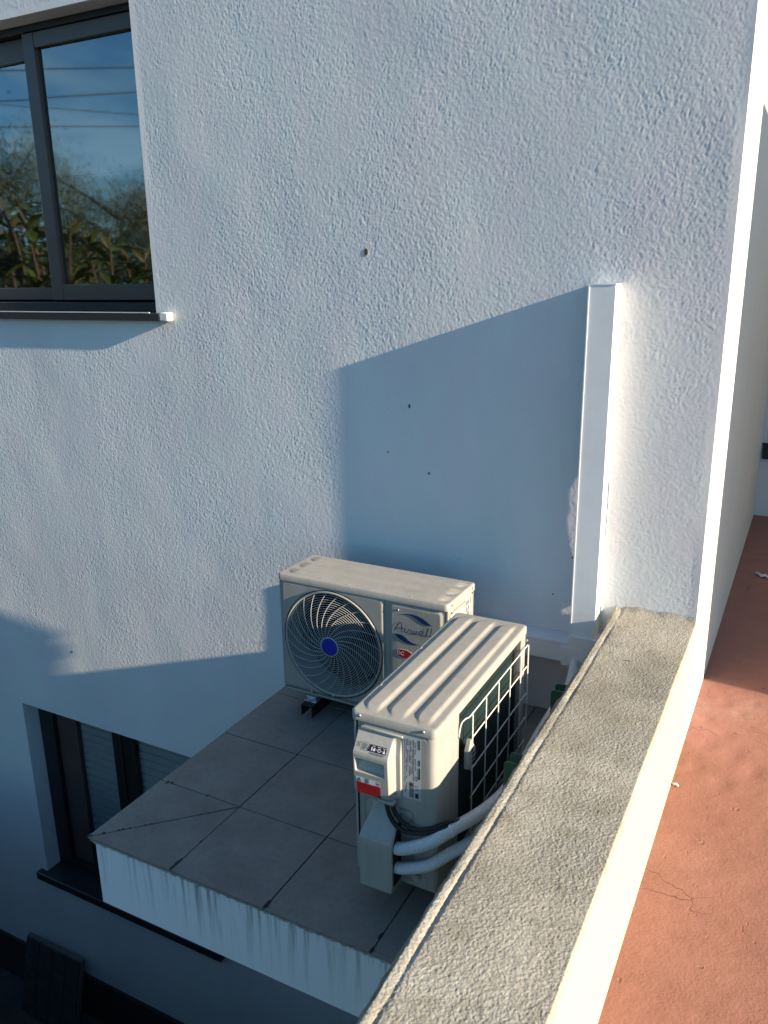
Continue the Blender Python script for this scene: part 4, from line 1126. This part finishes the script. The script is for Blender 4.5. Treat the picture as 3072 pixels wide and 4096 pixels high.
def feather_tree(loc, h, spread, label, seed, mat='leaf_feather', nl=2600):
    fat = 1.7 if mat == 'leaf_dark' else .8
    lmin, lmax = (.05, .11) if mat == 'leaf_dark' else (.04, .11)
    r = random.Random(seed)
    t = thing('feathery_tree', label, 'tree', loc, 0, 'trees mirrored in the upper window')
    tk = MB()
    tk.tube(spline([(0, 0, 0), (.1, .05, h * .3), (-.05, .1, h * .55), (.05, 0, h * .78)], 6), [.16 - .14 * i / 18 for i in range(19)], 8)
    lv = MB(); limbs = []
    for k in range(22):
        z0 = h * r.uniform(.25, .80); a = r.uniform(0, 6.28); L = spread * r.uniform(.5, 1.0) * (1.15 - z0 / h * .6)
        P = spline([(0, 0, z0), (math.cos(a) * L * .5, math.sin(a) * L * .5, z0 + L * .35), (math.cos(a) * L, math.sin(a) * L, z0 + L * r.uniform(.5, .9))], 4)
        tk.tube(P, [.05 * (1 - .9 * i / (len(P) - 1)) for i in range(len(P))], 5); limbs.append(P)
    for q in range(nl):
        P = r.choice(limbs); i = r.uniform(.25, 1) * (len(P) - 1); j = min(int(i), len(P) - 2); b = P[j].lerp(P[j + 1], i - j)
        b = b + Vector((r.gauss(0, .16), r.gauss(0, .16), r.gauss(0, .16))) * spread * .6
        d = Vector((r.gauss(0, .5), r.gauss(0, .5), 1)).normalized(); s = d.cross(Vector((r.gauss(0, 1), r.gauss(0, 1), .1))).normalized() * .007 * fat
        L = r.uniform(lmin, lmax)
        lv.add([b - s, b + s, b + d * L * .6 + s, b + d * L], [(0, 1, 2, 3)])
    tk.build('trunk', 'bark', t, smooth=True); cw = lv.build('crown', mat, t)
    if mat == 'leaf_dark':      # dense shaded heart of the crown
        core = MB()
        for k in range(16):
            c = Vector((r.gauss(0, .42), r.gauss(0, .42), 0)) * spread; c.z = h * r.uniform(.42, .74); q = spread * r.uniform(.22, .36)
            P = []
            for i in range(7):
                th = math.pi * i / 6
                P.append([c + Vector((math.sin(th) * math.cos(ph), math.sin(th) * math.sin(ph), math.cos(th) * .9)) * q * r.uniform(.8, 1.2) for ph in np.linspace(0, 2 * math.pi, 10)[:-1]])
            for row in P: row.append(row[0])
            core.grid(P)
        core.build('inner_branches', 'leaf_dark', cw)
feather_tree((-12.0, -9.3, GZ), 7.5, 2.6, 'tall pale feathery tree mirrored in the middle of the right pane', 3, 'leaf_feather', 46000)
feather_tree((-14.5, -8.0, GZ), 8.0, 2.6, 'tall pale feathery tree mirrored in the left pane', 4, 'leaf_feather', 44000)
feather_tree((-9.3, -9.2, GZ), 6.2, 2.4, 'lower dark tree mirrored at the right edge of the pane', 5, 'leaf_dark', 26000)
feather_tree((-9.8, -6.4, GZ), 6.0, 2.6, 'dense dark tree mirrored behind the rubber trees', 6, 'leaf_dark', 34000)
feather_tree((-12.6, -6.4, GZ), 6.2, 2.6, 'dense dark tree mirrored behind the left pane rubber tree', 8, 'leaf_dark', 30000)
# overhead cables
def over(z, sag, label, off, tilt, r=.014):
    A = Vector((-19 - off, 2.5, z - tilt)); B = Vector((-3.5 - off, -19, z + tilt)); P = []
    for k in range(41):
        t = k / 40; q = A.lerp(B, t); q.z -= sag * 4 * t * (1 - t); P.append(q)
    tag(MB().tube(P, r, 6).build('overhead_cable', 'cable_black', None, smooth=True), label, 'cable', 'overhead cables mirrored in the window')
over(4.94, .25, 'topmost overhead cable mirrored in the window', 0, 1.35, .011)
over(4.60, .30, 'second overhead cable from the top mirrored in the window', 0.3, 1.75, .011)
over(3.99, .20, 'third overhead cable mirrored in the window, just above the trees', 0.1, .80, .008)
over(4.08, .12, 'lowest thin overhead cable mirrored slanting over the trees', -0.4, -.05, .006)


# added low block, out of view, that darkens the lower house wall
blocker = thing('sky_blocker', 'unseen low block added to keep sky light off the lower house wall', 'wall', (-4.6, -1.75, GZ))
MB().box((-4.0, -.1, 0), (3.9, .1, 1.75)).build('body', 'yard_ground', blocker)
MB().box((-4.0, -.13, 1.7505), (3.9, .13, 1.80)).build('coping', 'mortar', blocker, bevel=.01)
